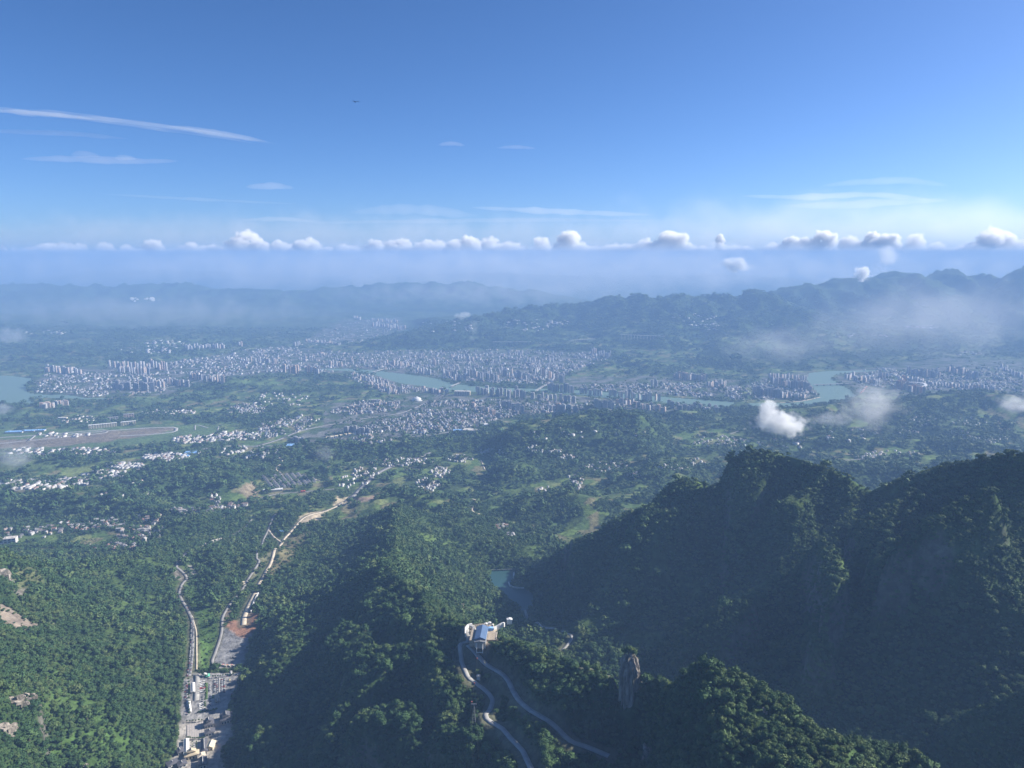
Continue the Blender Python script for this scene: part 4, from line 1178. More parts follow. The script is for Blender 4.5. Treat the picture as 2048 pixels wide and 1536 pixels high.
# low town fabric between the towers
def poly_points(poly, n, snap=True):
    us = [p[0] for p in poly]; vs = [p[1] for p in poly]; out = []
    U_ = rng.uniform(min(us), max(us), n * 4); V_ = rng.uniform(min(vs), max(vs), n * 4)
    ins = signed_poly(U_, V_, poly) < 0
    return list(zip(U_[ins][:n], V_[ins][:n]))
def in_water(x, y):
    for W, z in WATER:
        if signed_poly(np.array([x]), np.array([y]), W)[0] < 25: return True
    return False
WATER_ALL = WATER
fabric = []
for poly, n, size, hgt in [
    ([(70, 785), (90, 750), (150, 742), (230, 750), (340, 745), (330, 785), (180, 794), (100, 786)], 900, 15, 12),
    ([(340, 725), (480, 705), (560, 695), (700, 705), (700, 745), (560, 744), (400, 755), (340, 745)], 1200, 18, 14),
    ([(700, 705), (900, 700), (1020, 700), (1180, 706), (1230, 712), (1140, 745), (1100, 772), (900, 762), (860, 750), (760, 738), (700, 737)], 2600, 16, 16),
    ([(830, 822), (860, 802), (950, 800), (1100, 800), (1300, 812), (1100, 826), (1000, 838), (960, 852), (860, 868), (760, 885), (700, 885), (740, 850)], 2600, 14, 11),
    ([(660, 885), (760, 868), (820, 872), (700, 892), (640, 895)], 260, 16, 9),
    ([(660, 825), (720, 800), (800, 806), (790, 822), (700, 830)], 420, 15, 12),
    ([(680, 748), (740, 750), (780, 765), (850, 782), (780, 790), (720, 770)], 420, 15, 15),
    ([(1140, 772), (1300, 768), (1480, 775), (1490, 800), (1400, 795), (1280, 786), (1180, 780)], 1000, 15, 12),
    ([(1480, 775), (1540, 758), (1615, 752), (1635, 790), (1590, 800), (1510, 798)], 500, 16, 12),
    ([(1720, 770), (1700, 752), (1900, 735), (2060, 735), (2060, 785), (1860, 780), (1760, 775)], 1100, 17, 10),
    ([(1910, 715), (1950, 712), (1962, 704), (1915, 702)], 80, 22, 8),
    ([(600, 690), (640, 665), (700, 640), (800, 640), (812, 655), (700, 690)], 320, 22, 9),
    ([(450, 822), (480, 805), (540, 808), (520, 830), (460, 832)], 260, 13, 9),
    ([(512, 880), (520, 850), (600, 830), (640, 840), (600, 865), (540, 875)], 420, 13, 9),
    ([(450, 700), (600, 690), (620, 700), (500, 708)], 100, 20, 9),
]:
    pts = poly_points(poly, int(n * 1.45))
    seen = set(); cell_ = size * 1.45
    for (u, v) in pts:
        x, y, z = at(u, v)
        dist_ = int(math.floor(x / 700)) * 13 + int(math.floor(y / 900)) * 7
        th = .22 + ((dist_ * 37) % 11 - 5) * .05; co_, si_ = math.cos(th), math.sin(th)
        gx_c, gy_c = round((x * co_ + y * si_) / cell_), round((-x * si_ + y * co_) / cell_)
        if gx_c % 6 == 0 or gy_c % 4 == 0 or (gx_c, gy_c, dist_) in seen: continue
        if float(perlin(np.array(x / 260), np.array(y / 320), 300)) > .30: continue
        seen.add((gx_c, gy_c, dist_))
        a_x, a_y = (gx_c + random.uniform(-.15, .15)) * cell_, (gy_c + random.uniform(-.15, .15)) * cell_
        x, y = a_x * co_ - a_y * si_, a_x * si_ + a_y * co_
        z = float(zat(x, y))
        s = size * math.exp(random.gauss(0, .35))
        fabric.append((x, y, z, s, s * random.uniform(.6, 1.6), hgt * random.uniform(.5, 1.5), random.choice([.2, .25, -.1]) + random.uniform(-.12, .12), random.choice([.3, .3, 2.2])))
FX = np.array(fabric); keep = np.ones(len(FX), bool)
for W, z in WATER: keep &= signed_poly(FX[:, 0], FX[:, 1], W) > 30
fabric = [f for f, k in zip(fabric, keep) if k]
merged('town_buildings', fabric, WALLS, ROOFS, 'dense low roofs and small blocks of the town across the valley floor')
# trees between the roofs
def greens(n_, poly, size):
    p = np.array([at(u, v) for u, v in poly_points(poly, n_)])
    return p
g = np.concatenate([greens(900, [(60, 790), (90, 735), (480, 705), (1180, 706), (1120, 770), (760, 740), (400, 765), (180, 795)], 9),
                    greens(900, [(640, 890), (700, 800), (1100, 800), (1440, 818), (1000, 838), (830, 880)], 9),
                    greens(500, [(1130, 780), (1300, 756), (1480, 760), (1600, 760), (1630, 795), (1500, 805), (1300, 795)], 9),
                    greens(400, [(1700, 780), (1700, 750), (2048, 720), (2048, 788)], 9)])
kk = np.ones(len(g), bool)
for W, z in WATER: kk &= signed_poly(g[:, 0], g[:, 1], W) > 25
split_scatter('street_trees', g[kk].T, 8, mid_src, .4, 'green trees between the buildings of the town')

# villages
VIL = [ # u, v, ru, rv, n, where
 (60, 1065, 70, 12, 26, 'in the hamlet at the left edge of the valley'), (140, 1055, 60, 9, 34, 'in the village strip above the left mountain'), (212, 1048, 40, 9, 30, 'in the reddish village left of the dark hump'),
 (280, 1068, 50, 16, 46, 'in the village beside the dark wooded hump'), (235, 1095, 60, 8, 30, 'at the lower edge of the left village'),
 (300, 1040, 25, 10, 14, 'above the dark wooded hump at the left'),
 (370, 1022, 28, 6, 22, 'in the village under the dark hill'), (425, 1020, 35, 8, 44, 'in the village behind the round wooded hill'), (430, 1000, 12, 12, 16, 'in the white cluster above the wooded hill'), (475, 1012, 18, 7, 16, 'beside the road bend at the village'),
 (730, 945, 30, 10, 34, 'in the left end of the highway village'), (790, 925, 50, 8, 60, 'in the white village along the highway'), (840, 925, 25, 8, 30, 'at the right end of the highway village'), (705, 965, 35, 12, 24, 'between the villas and the highway'),
 (855, 970, 26, 14, 60, 'in the cluster left of the wooded central valley'), (880, 945, 20, 12, 40, 'on the slope above the central village'), (920, 918, 26, 8, 34, 'in the hillside village at the centre'), (985, 905, 30, 5, 24, 'along the foot of the central wooded hill'),
 (1065, 897, 14, 5, 16, 'in the white hamlet on the wooded saddle'), (1095, 903, 35, 4, 24, 'along the saddle road'), (1140, 915, 25, 6, 20, 'in the hamlet right of the saddle'), (1215, 935, 45, 10, 44, 'in the terraced village of the right valley'), (1150, 965, 18, 14, 24, 'along the lane in the right valley'),
 (1090, 980, 14, 6, 10, 'in the small white farm group'), (1265, 950, 14, 5, 9, 'in the big white farm'), (1345, 935, 30, 6, 18, 'in the reddish hamlet before the dark ridge'), (1395, 925, 15, 10, 14, 'beside the fields before the dark ridge'), (1420, 880, 40, 16, 40, 'in the village in the fields at the right'), (1470, 885, 30, 10, 30, 'in the outer part of the field village'),
 (1730, 915, 30, 3, 26, 'in the red roofed row behind the ridge'), (1790, 908, 60, 6, 26, 'in the hamlet behind the dark ridge'), (1815, 862, 22, 10, 34, 'in the white village at the right'), (1845, 842, 30, 10, 30, 'on the slope behind the white village'), (1920, 870, 25, 14, 30, 'in the scattered village at the far right'), (1980, 880, 40, 6, 26, 'in the hazy hamlet at the right edge'), (1940, 845, 40, 10, 20, 'in the hazy fields at the right'),
 (1005, 1055, 14, 5, 10, 'in the wooded gorge above the lake'), (1020, 1072, 10, 6, 7, 'below the gorge hamlet above the lake'),
 (250, 990, 50, 12, 14, 'in the wooded hills at the left'), (275, 965, 20, 8, 12, 'at the sheds in the wooded hills'),
]
VFAR = [(60, 970, 80, 10, 130), (150, 965, 40, 8, 70), (215, 950, 50, 8, 90), (250, 932, 40, 6, 60), (170, 905, 70, 8, 110), (60, 905, 50, 8, 40), (330, 915, 45, 8, 120), (400, 880, 60, 8, 120), (470, 872, 50, 8, 120), (500, 905, 60, 12, 60),
        (340, 825, 60, 5, 50), (160, 840, 40, 8, 30), (1350, 772, 60, 6, 50), (1060, 650, 60, 12, 50), (1120, 645, 20, 4, 20), (1390, 640, 50, 14, 30), (1420, 655, 30, 6, 20), (890, 655, 60, 14, 30), (1850, 654, 40, 3, 60), (90, 665, 50, 4, 30), (330, 690, 40, 10, 40), (300, 700, 60, 8, 30), (1760, 745, 40, 8, 30), (1730, 672, 60, 6, 10), (560, 800, 60, 14, 60), (120, 870, 60, 5, 20), (1560, 890, 60, 12, 14), (1700, 870, 60, 14, 16), (1120, 870, 60, 14, 10), (1240, 860, 60, 14, 8)]
houses = []
for (u, v, ru, rv, n, where) in VIL:
    for k in range(n):
        a, r_ = random.uniform(0, 6.28), math.sqrt(random.random())
        x, y, z = at(u + ru * r_ * math.cos(a), v + rv * r_ * math.sin(a))
        houses.append((y, x, z, where, ('left' if math.cos(a) * r_ < -.3 else 'right' if math.cos(a) * r_ > .3 else 'middle')))
houses.sort()
hw = MB(); hw.box((0, 0, -2), (10, 13, 9.5), 0)
for zz in (1.2, 4.2):
    for yy in (-4, 0, 4): hw.box((5.02, yy, zz), (.12, 1.4, 1.5), 1)
    for xx in (-3, 0, 3): hw.box((xx, -6.52, zz), (1.4, .12, 1.5), 1)
me_hw = hw.mesh('walls', [m_house, m_glass])
hr = MB(); hr.gable((0, 0, 7.5), (10, 13, 2.6), 0, .7); me_hr = hr.mesh('roof', m_houseroof)
hf = MB(); hf.box((0, 0, 7.5), (10.6, 13.6, .4), 0).box((2, 2, 7.9), (3.4, 3.4, 2.4), 0); me_hf = hf.mesh('roof', m_houseroof)
HM = []
for kind in range(2):
    mb = MB(); mb.box((0, 0, -2), (10, 13, 9.5), 0)
    for xx in (-3, 0, 3): mb.box((xx, -6.52, 4.2), (1.4, .12, 1.5), 2)
    mb.gable((0, 0, 7.5), (10, 13, 2.6), 1, .7) if kind == 0 else mb.box((0, 0, 7.5), (10.6, 13.6, .4), 1).box((2, 2, 7.9), (3.4, 3.4, 2.4), 1)
    HM.append(mb.mesh('village_house', [m_house, m_houseroof, m_glass]))
for i, (y, x, z, where, pos) in enumerate(houses[:300]):
    s = random.uniform(.8, 1.35); rz = random.choice([0, 1.57]) + random.gauss(.25, .2)
    if i < 110:
        o = empty('village_house', (x, y, z), rz)
        link_mesh('walls', me_hw, o); link_mesh('roof', me_hr if i % 3 else me_hf, o)
    else:
        o = link_mesh('village_house', HM[0 if i % 3 else 1], None, (x, y, z), rz)
    o.scale = (s, s * random.uniform(.8, 1.3), s * random.uniform(.8, 1.3))
    kind = 'with a pitched roof' if i % 3 else 'with a flat roof'
    tag(o, f'{pos} house {kind} {where}' if len(where.split()) < 9 else f'{pos} house {where}', 'house', f'houses {where}'[:60])
rest = [(x, y, z, 11, 13, random.uniform(6, 11), random.uniform(-.3, .6), random.choice([.3, 2.5, 2.5])) for (y, x, z, where, pos) in houses[300:]]
for (u, v, ru, rv, n) in VFAR:
    for k in range(n):
        a, r_ = random.uniform(0, 6.28), math.sqrt(random.random())
        x, y, z = at(u + ru * r_ * math.cos(a), v + rv * r_ * math.sin(a))
        s = 14 * random.uniform(.7, 1.8) * (1 if y < 9000 else 1.8)
        rest.append((x, y, z, s, s * random.uniform(.8, 1.8), random.uniform(6, 12), random.uniform(-.3, .6), random.choice([.3, 2.5])))
RX = np.array(rest); kp = np.ones(len(RX), bool)
for W, z in WATER: kp &= signed_poly(RX[:, 0], RX[:, 1], W) > 20
merged('far_village_houses', [r_ for r_, k in zip(rest, kp) if k], [(.52, .51, .49), (.42, .41, .39), (.34, .31, .28), (.58, .57, .55)], [(.30, .30, .30), (.20, .20, .21), (.38, .37, .36), (.24, .15, .12), (.45, .44, .43)], 'scattered white houses of the farther villages')

m_villaroof = simple('villa_roof', (.17, .165, .17), .8, .3, .3)
# villa estate in slanted rows
vil = MB(); vil.box((0, 0, -2), (12, 15, 10), 0).gable((0, 0, 8), (12, 15, 3), 1, .6, hip=4).box((3, -7.3, 0), (5, 3, 5), 0)
me_villa = vil.mesh('villa', [m_white, m_villaroof])
nv = 0
for r_ in range(9):
    for k in range(9):
        u = 527 + r_ * 11.5 + k * 2.6; v = 955 + k * 3.1 - r_ * .9 + (4 if r_ > 6 else 0)
        if v > 979 - r_ * 1.5 or u > 632: continue
        x, y, z = at(u, v)
        o = link_mesh('villa', me_villa, None, (x, y, z), .3 + random.gauss(0, .05)); o.scale = (1.25,) * 3
        tag(o, f'white villa in the {ORD[r_]} slanted row from the left, {["upper", "middle", "lower"][min(2, k // 3)]} part of the row', 'villa', 'villas in slanted rows')
        nv += 1

# ------------------------------------------------------------------ landmark buildings of the plain
def slab_building(name, px, size, rz, wall, roofm, label, cat='building', windows=True, floors=3, zoff=-2):
    x, y, z = at(*px)
    w, l, h = size
    root = empty(name, (x, y, z), rz)
    mb = MB(); mb.box((0, 0, zoff), (w, l, h - zoff), 0); mb.obj('walls', wall, root)
    mb = MB(); mb.box((0, 0, h), (w + 2, l + 2, 1.2), 0); mb.box((-w * .3, 0, h + 1.2), (w * .08, l * .4, 2.5), 0); mb.box((w * .25, 0, h + 1.2), (w * .1, l * .3, 2.0), 0)
    mb.obj('roof', roofm, root)
    if windows:
        me = None; n = max(3, int(w / 16))
        for k in range(n):
            mb = MB()
            for f_ in range(floors): mb.box((0, 0, h * (f_ + .25) / floors), (w / n * .6, .4, h / floors * .5), 0)
            if me is None: me = mb.mesh('window_column', m_glass)
            o = link_mesh('window_column', me, root); o.location = (-w / 2 + w / n * (k + .5), -l / 2 - .15, 0)
    return tag(root, label, cat)
slab_building('airport_terminal', (206, 855), (190, 26, 28), .5, m_cream, m_white, 'long cream terminal building with white roof beside the runway, left of its twin', 'terminal')
slab_building('airport_terminal', (257, 850), (105, 26, 28), .5, m_cream, m_white, 'shorter cream terminal building beside the runway, right of its longer twin', 'terminal')
slab_building('hotel_block', (224, 841), (90, 24, 26), .5, m_pale, m_concrete, 'pale hotel block behind the gap between the terminal buildings', 'building')
slab_building('office_block', (258, 836), (75, 30, 34), .5, m_tower_pink, m_concrete, 'pinkish block behind the shorter terminal building', 'building')
for k, u in enumerate((120, 126, 132)):
    slab_building('housing_block', (u, 841), (22, 18, 24), .1, m_cream, m_white, f'{["left", "middle", "right"][k]} one of three small cream blocks above the airport sheds', 'building')
slab_building('city_hall', (925, 790), (150, 50, 38), -.1, m_cream, m_pale, 'large cream hall with curved roof on the near river bank', 'hall')
slab_building('exhibition_hall', (947, 863), (150, 60, 14), -.25, m_white, m_pale, 'long pale shed at the near edge of the town', 'hall', False)
slab_building('exhibition_hall', (975, 852), (120, 50, 14), -.3, m_pale, m_white, 'second pale shed close to the wooded hill', 'hall', False)
slab_building('school_block', (750, 804), (110, 30, 20), -.1, m_tower_pink, m_concrete, 'pinkish school block on the slope above the town', 'building')
for k in range(9):
    slab_building('estate_block', (690 + k * 13, 817 - k * 1.3 + random.uniform(-1, 1)), (44, 22, 20), -.12, m_tower_pink, m_concrete, f'{ORD[k]} sand coloured estate block from the left in the terrace along the highway', 'building', True, 2)
slab_building('office_block', (22, 1088), (46, 30, 28), .3, m_white, m_pale, 'tall white block at the left edge below the valley village', 'building')
slab_building('office_block', (4, 1090), (36, 26, 10), .3, m_pale, m_pale, 'low pale block at the very left edge of the valley', 'building')
slab_building('factory_shed', (546, 982), (100, 26, 9), .25, m_pale, m_white, 'long pale shed below the villa estate', 'shed', False)
slab_building('factory_shed', (606, 984), (22, 12, 6), .25, m_red, m_red, 'small red roofed shed beside the road below the villas', 'shed', False)
for k, (px, sz, lab) in enumerate([((30, 865), (120, 50, 9), 'wide blue roofed shed at the left end of the airport'), ((58, 863), (90, 46, 9), 'blue roofed shed right of the wide airport shed'), ((82, 862), (60, 36, 9), 'small light blue shed at the airport'),
                                   ((385, 907), (90, 60, 9), 'blue roofed market hall beside the village road'), ((370, 913), (60, 50, 8), 'second blue roofed hall of the roadside market'), ((590, 892), (110, 60, 9), 'blue roofed works hall below the small tower group'),
                                   ((565, 1064), (30, 16, 5), 'blue roofed site hut between the two construction tracks'), ((920, 862), (100, 40, 9), 'light blue shed by the near edge of town')]):
    slab_building('blue_shed', px, sz, .15, m_pale, m_blueroof2, lab, 'shed', False)
for k in range(7):
    slab_building('apartment_row', (655 + k * 9, 878 - k * 1.5), (22, 36, 13), .2, m_white, m_cream, f'{ORD[k]} white row house from the left under the dark tower cluster', 'building', False)
# stadium: open white ring roof with a red lower stand
x, y, z = at(1822, 775)
st = empty('stadium', (x, y, 3), 0)
def ring(r0, r1, z0, z1, a, b_, n=40, dip=0.0):
    vs, fs = [], []
    for k in range(n):
        t = 6.28318 * k / n; c_, s_ = math.cos(t), math.sin(t); dz = dip * math.cos(2 * t)
        vs += [(c_ * a * r0, s_ * b_ * r0, z0 + dz), (c_ * a * r1, s_ * b_ * r1, z0 + dz), (c_ * a * r1, s_ * b_ * r1, z1 + dz), (c_ * a * r0, s_ * b_ * r0, z1 + dz)]
    for k in range(n):
        i, j = 4 * k, 4 * ((k + 1) % n)
        fs += [(i, i + 1, j + 1, j), (i + 1, i + 2, j + 2, j + 1), (i + 2, i + 3, j + 3, j + 2), (i + 3, i, j, j + 3)]
    return MB().add(vs, fs)
ring(.80, 1.0, 32, 38, 140, 150, dip=5).obj('ring_roof', m_white, st)
ring(.72, .93, 0, 20, 140, 150).obj('stand', m_concrete, st)
MB().cyl((0, 0, .4), 78, .4, 32).obj('pitch', simple('pitch_grass', (.05, .12, .03), 1), st)
mb = MB()
for k in range(24): t = 6.28318 * k / 24; mb.beam((math.cos(t) * 132, math.sin(t) * 142, 0), (math.cos(t) * 126, math.sin(t) * 136, 34), 1.5)
mb.obj('column_ring', m_steel, st)
tag(st, 'white ring roofed stadium on the river bank beyond the bridge', 'stadium')
for k in range(5):
    slab_building('stand_block', (1722 + k * 2.5, 786 - k * 3), (34, 12, 8), .7, m_red, m_pale, f'{ORD[k]} red roofed riverside block from the shore near the stadium', 'building', False)
# white dome
x, y, z = at(834, 801)
dm = empty('domed_hall', (x, y, z), 0)
vs, fs = [], []
for j in range(7):
    a = j / 6 * 1.5708
    vs += [(math.cos(a) * 42 * math.cos(t * .2618), math.cos(a) * 42 * math.sin(t * .2618), 6 + math.sin(a) * 26) for t in range(24)]
for j in range(6): fs += [(j * 24 + t, j * 24 + (t + 1) % 24, (j + 1) * 24 + (t + 1) % 24, (j + 1) * 24 + t) for t in range(24)]
MB().add(vs, fs).obj('dome', m_white, dm, smooth=True); MB().cyl((0, 0, -3), 50, 10, 24).obj('base_ring', m_white, dm); MB().cyl((0, 0, 31), 8, 5, 12).obj('lantern', m_white, dm)
tag(dm, 'white domed hall at the left edge of the near town', 'dome')
# bridges
def bridge(px0, px1, wid, zdeck, label, n=7):
    a, b_ = on_z(*px0, 0), on_z(*px1, 0); L = math.hypot(b_[0] - a[0], b_[1] - a[1]); rz = math.atan2(b_[1] - a[1], b_[0] - a[0])
    r_ = empty('river_bridge', ((a[0] + b_[0]) / 2, (a[1] + b_[1]) / 2, 0), rz)
    MB().box((0, 0, zdeck), (L, wid, 2)).obj('deck', m_concrete, r_)
    for s_ in (-1, 1): MB().box((0, s_ * wid / 2, zdeck + 2), (L, .5, 1.2)).obj('railing', m_pale, r_)
    pm = MB().box((0, 0, -8), (6, wid * .8, zdeck + 8)).mesh('pier', m_concrete)
    for k in range(n): o = link_mesh('pier', pm, r_); o.location = (-L / 2 + L * (k + .5) / n, 0, 0)
    return tag(r_, label, 'bridge')
bridge((1628, 772), (1706, 769), 24, 12, 'long bridge over the river between the peninsula and the stadium', 6)
bridge((745, 746), (775, 738), 22, 10, 'short bridge at the upper end of the river', 4)
bridge((1062, 791), (1100, 766), 24, 12, 'bridge crossing the river at the dark wall of slabs', 6)
bridge((902, 775), (925, 765), 18, 10, 'low bridge at the middle of the river', 4)
# railway viaduct on the far slope
for (p0, p1, lab) in [((985, 689), (1062, 687), 'pale railway viaduct on the far slope, left stretch'), ((1140, 686), (1190, 681), 'pale railway viaduct on the far slope above the high towers'), ((1240, 679), (1330, 676), 'faint railway viaduct on the far mountain foot')]:
    a, b_ = at(*p0), at(*p1); L = math.hypot(b_[0] - a[0], b_[1] - a[1]); zt = max(a[2], b_[2]) + 22
    r_ = empty('viaduct', ((a[0] + b_[0]) / 2, (a[1] + b_[1]) / 2, 0), math.atan2(b_[1] - a[1], b_[0] - a[0]))
    MB().box((0, 0, zt), (L, 14, 5)).obj('deck', m_pale, r_)
    pm = MB().box((0, 0, min(a[2], b_[2]) - 40), (5, 8, zt - min(a[2], b_[2]) + 40)).mesh('pier', m_concrete)
    for k in range(14): o = link_mesh('pier', pm, r_); o.location = (-L / 2 + L * (k + .5) / 14, 0, 0)
    tag(r_, lab, 'viaduct')
# runway and taxiways, thin slabs on the airfield
for (pl, w, nm) in [([(-60, 893), (60, 881), (130, 874), (200, 867), (213, 863), (205, 860), (150, 864), (80, 870), (-60, 879)], 24, 'taxiway'), ([(55, 883), (70, 871)], 20, 'taxiway'),
                    ([(240, 872), (300, 869), (345, 864), (352, 859), (345, 855), (280, 857), (190, 864), (100, 872)], 28, 'taxiway'), ([(390, 860), (392, 850), (416, 856)], 12, 'taxiway'), ([(435, 862), (437, 853)], 10, 'taxiway')]:
    C = catmull([on_z(u, v, 6) for u, v in pl], 40)
    d = np.gradient(C[:, :2], axis=0); d /= np.linalg.norm(d, axis=1)[:, None] + 1e-9
    nr_ = np.stack([-d[:, 1], d[:, 0]], -1)
    X = np.stack([C[:, 0] + nr_[:, 0] * w * f for f in (-.5, -.5, .5, .5)], 1); Y = np.stack([C[:, 1] + nr_[:, 1] * w * f for f in (-.5, -.5, .5, .5)], 1)
    Z = zat(X, Y); Z = np.maximum(Z, Z.max(1)[:, None]) + 1.0; Z[:, 0] -= 4; Z[:, 3] -= 4
    tag(link_mesh(nm, grid_mesh(nm, X, Y, Z, m_concrete)), kind='structure')
# ------------------------------------------------------------------ rocks
def rock_mesh(name, seed, sub=4, strata=6.0, sharp=.28):
    import bmesh
    bm = bmesh.new(); bmesh.ops.create_icosphere(bm, subdivisions=sub, radius=1.0)
    V = np.array([v.co[:] for v in bm.verts]); Fc = [tuple(v.index for v in f.verts) for f in bm.faces]; bm.free()
    a = np.arctan2(V[:, 1], V[:, 0])
    col = perlin(a * 1.6 + seed, V[:, 2] * .6, seed) * sharp + perlin(a * 4.5, V[:, 2] * 1.2, seed + 1) * sharp * .5 + perlin(a * 11, V[:, 2] * 5, seed + 2) * sharp * .22
    led = np.abs(((V[:, 2] * strata + .5 * perlin(a, V[:, 2], seed + 8)) % 1) - .5) * .16
    col = col + np.round(perlin(a * 3 + seed, V[:, 2] * 2.5, seed + 12) * 4) / 4 * .28
    s = 1 + col + led
    V[:, 0] *= s; V[:, 1] *= s; V[:, 2] = np.sign(V[:, 2]) * np.abs(V[:, 2]) ** .6
    V[:, 2] += 0.08 * perlin(V[:, 0] * 3, V[:, 1] * 3, seed + 5)
    me = bpy.data.meshes.new(name); me.from_pydata([tuple(p) for p in V], [], Fc); me.materials.append(m_rock2); me.update()
    return me
m_rock2, nt, b = mat('layered_sandstone')
geo = N(nt, 'ShaderNodeNewGeometry'); mp = N(nt, 'ShaderNodeMapping'); mp.inputs['Scale'].default_value = (.12, .12, .03)
nz = N(nt, 'ShaderNodeTexNoise'); nz.inputs['Scale'].default_value = 1.0; nz.inputs['Detail'].default_value = 8; nz.inputs['Roughness'].default_value = .65
nt.links.new(geo.outputs['Position'], mp.inputs['Vector']); nt.links.new(mp.outputs[0], nz.inputs['Vector'])
cr = N(nt, 'ShaderNodeValToRGB'); cr.color_ramp.elements[0].position = .36; cr.color_ramp.elements[0].color = (.07, .075, .05, 1); cr.color_ramp.elements[1].position = .62; cr.color_ramp.elements[1].color = (.36, .32, .27, 1)
e = cr.color_ramp.elements.new(.48); e.color = (.20, .175, .145, 1)
nt.links.new(nz.outputs['Fac'], cr.inputs[0]); nt.links.new(cr.outputs[0], b.inputs['Base Color']); b.inputs['Roughness'].default_value = .95
bp = N(nt, 'ShaderNodeBump'); bp.inputs['Distance'].default_value = 3.0; nt.links.new(nz.outputs['Fac'], bp.inputs['Height']); nt.links.new(bp.outputs[0], b.inputs['Normal'])

def block_mesh(name, seed):
    r = random.Random(seed); mb = MB()
    for k in range(34):
        a = r.uniform(0, 6.28); d = r.uniform(0, .8); z = r.uniform(-.9, .75) * (1 - d * .55)
        s_ = r.uniform(.22, .55) * (1.1 - abs(z) * .4)
        n0 = len(mb.v)
        mb.box((math.cos(a) * d, math.sin(a) * d, z - s_ * .3), (s_ * r.uniform(.7, 1.5), s_ * r.uniform(.7, 1.3), s_ * r.uniform(.35, .8)), 0, r.choice([.2, .35, 1.75]) + r.gauss(0, .25), r.uniform(.75, .98))
        tx_, ty_ = r.gauss(0, .10), r.gauss(.12, .10)
        for q in range(n0, len(mb.v)):
            x, y, zz = mb.v[q]; mb.v[q] = (x + r.gauss(0, .025), y + r.gauss(0, .025), zz + x * tx_ + y * ty_ + r.gauss(0, .02))
    return mb.mesh(name, m_rock2)
def rock(name, loc, sc, rz, seed, label, cat='rock', tilt=(0, 0)):
    o = link_mesh(name, rock_mesh(name, seed, 5) if 'pillar' in name or 'tower' in name else block_mesh(name, seed), None, loc, rz); o.scale = sc; o.rotation_euler = (tilt[0], tilt[1], rz)
    return tag(o, label, cat)
px_, py_, pz_ = on_y(1259, 1345, 1024)
pb = zat(px_, py_)
pt = on_y(1259, 1304, 1024)[2]
rock('rock_pillar', (px_, py_, (pt + pb) / 2 - 12), (13.5, 12, (pt - pb) / 2 + 10), .3, 11, 'tall free-standing sandstone pillar topped with bushes, left of the round hill', 'rock pillar')
rock('small_rock_tower', (px_ + 19, py_ + 4, pb + 6), (9, 9, 26), 1.1, 15, 'small rock knob leaning against the right foot of the sandstone pillar')
for k in range(15):
    a = random.uniform(0, 6.28); r_ = random.uniform(0, 10)
    zt = pt - 1 - r_ * .5
    make_tree((px_ + r_ * math.cos(a), py_ + r_ * math.sin(a), zt), random.uniform(3.4, 5.2), k, 'low bushy tree growing on top of the sandstone pillar', 'bushes on the rock pillar')
for k in range(8):
    make_tree((px_ + 19 + random.uniform(-7, 7), py_ + 2 + random.uniform(-6, 6), pb + 29 + random.uniform(-2, 1)), random.uniform(2.4, 3.6), k, 'low tree covering the rock knob beside the sandstone pillar', 'bushes on the rock knob')
def rock_at(name, u, v, sc, rz, seed, label, sink=.35, tilt=(0, 0)):
    x, y, z = at(u, v)
    return rock(name, (x, y, z - sc[2] * sink + 3), sc, rz, seed, label, 'rock', tilt)
rock_at('rock_outcrop', 34, 1412, (24, 12, 20), .6, 21, 'larger pale rock outcrop high on the left slope', 0)
rock_at('rock_outcrop', 58, 1398, (14, 9, 15), .3, 22, 'pale broken rock face right above the larger outcrop on the left slope', 0)
rock_at('rock_outcrop', 8, 1468, (20, 12, 19), .8, 23, 'layered pale rock outcrop at the left edge of the picture, below the larger one', 0)
rock_at('rock_outcrop', 47, 1333, (4, 4, 5), .2, 24, 'tiny pale boulder alone on the left slope above the outcrops')
rock_at('rock_outcrop', 172, 1534, (5, 5, 6), .2, 25, 'small pale rock at the bottom edge left of the gate plaza')
rock_at('rock_peak', -12, 1150, (44, 36, 52), .5, 26, 'big grey rocky crag at the left edge above the landslide scars', .15)
rock_at('cliff_face', 1299, 1512, (11, 16, 30), .2, 27, 'bare grey cliff at the shaded left foot of the round hill', .3)
rock_at('cliff_face', 1530, 1425, (4, 4, 7), .2, 29, 'tiny bright rock scar on the right shoulder of the round hill')
rock_at('rock_peak', 772, 1134, (9, 9, 14), .4, 30, 'grey rock head on the crest of the central ridge', .5)
rock_at('rock_peak', 790, 1168, (16, 12, 20), .9, 31, 'rounded dark rock face under the crest of the central ridge', .6)

# ------------------------------------------------------------------ cable car station on the ridge
sx_, sy_, sz_ = on_z(963, 1276, 600)
S = empty('cable_car_station', (sx_, sy_, 600), -.06)
MB().box((0, 0, -8), (20, 46, 18), 0).obj('walls', m_pale, S)
MB().gable((0, 0, 10.05), (20, 46, 4.5), 0, 1.0).obj('roof', m_blueroof, S)
MB().box((-15.2, -2, -6), (9.8, 40, 13), 0).obj('side_wing', m_wood, S)
mb = MB(); mb.box((19.6, 6, -9), (17, 30, 11), 0); mb.obj('terrace', m_wood, S)
mb = MB()
for k in range(7): mb.box((27.8, -8.5 + k * 4.8, 2), (.3, .3, 1.3), 0)
mb.box((27.8, 6, 3.2), (.3, 30, .2), 0); mb.obj('terrace_railing', m_white, S)
mb = MB(); mb.box((0, -27, 7), (21, 7, 1), 0); mb.gable((0, -27, 8), (21, 7, 2), 0, .4); mb.obj('portal_canopy', m_steel, S)
mb = MB()
for x in (-6, 5):
    mb.beam((x, -29, -14), (x, -29, 7), .55); mb.beam((x, -24, -8), (x, -24, 7), .55); mb.beam((x, -29, -14), (x, -24, 7), .3)
mb.box((-.5, -29, -13), (12, 1, 1)); mb.obj('portal_legs', m_white, S)
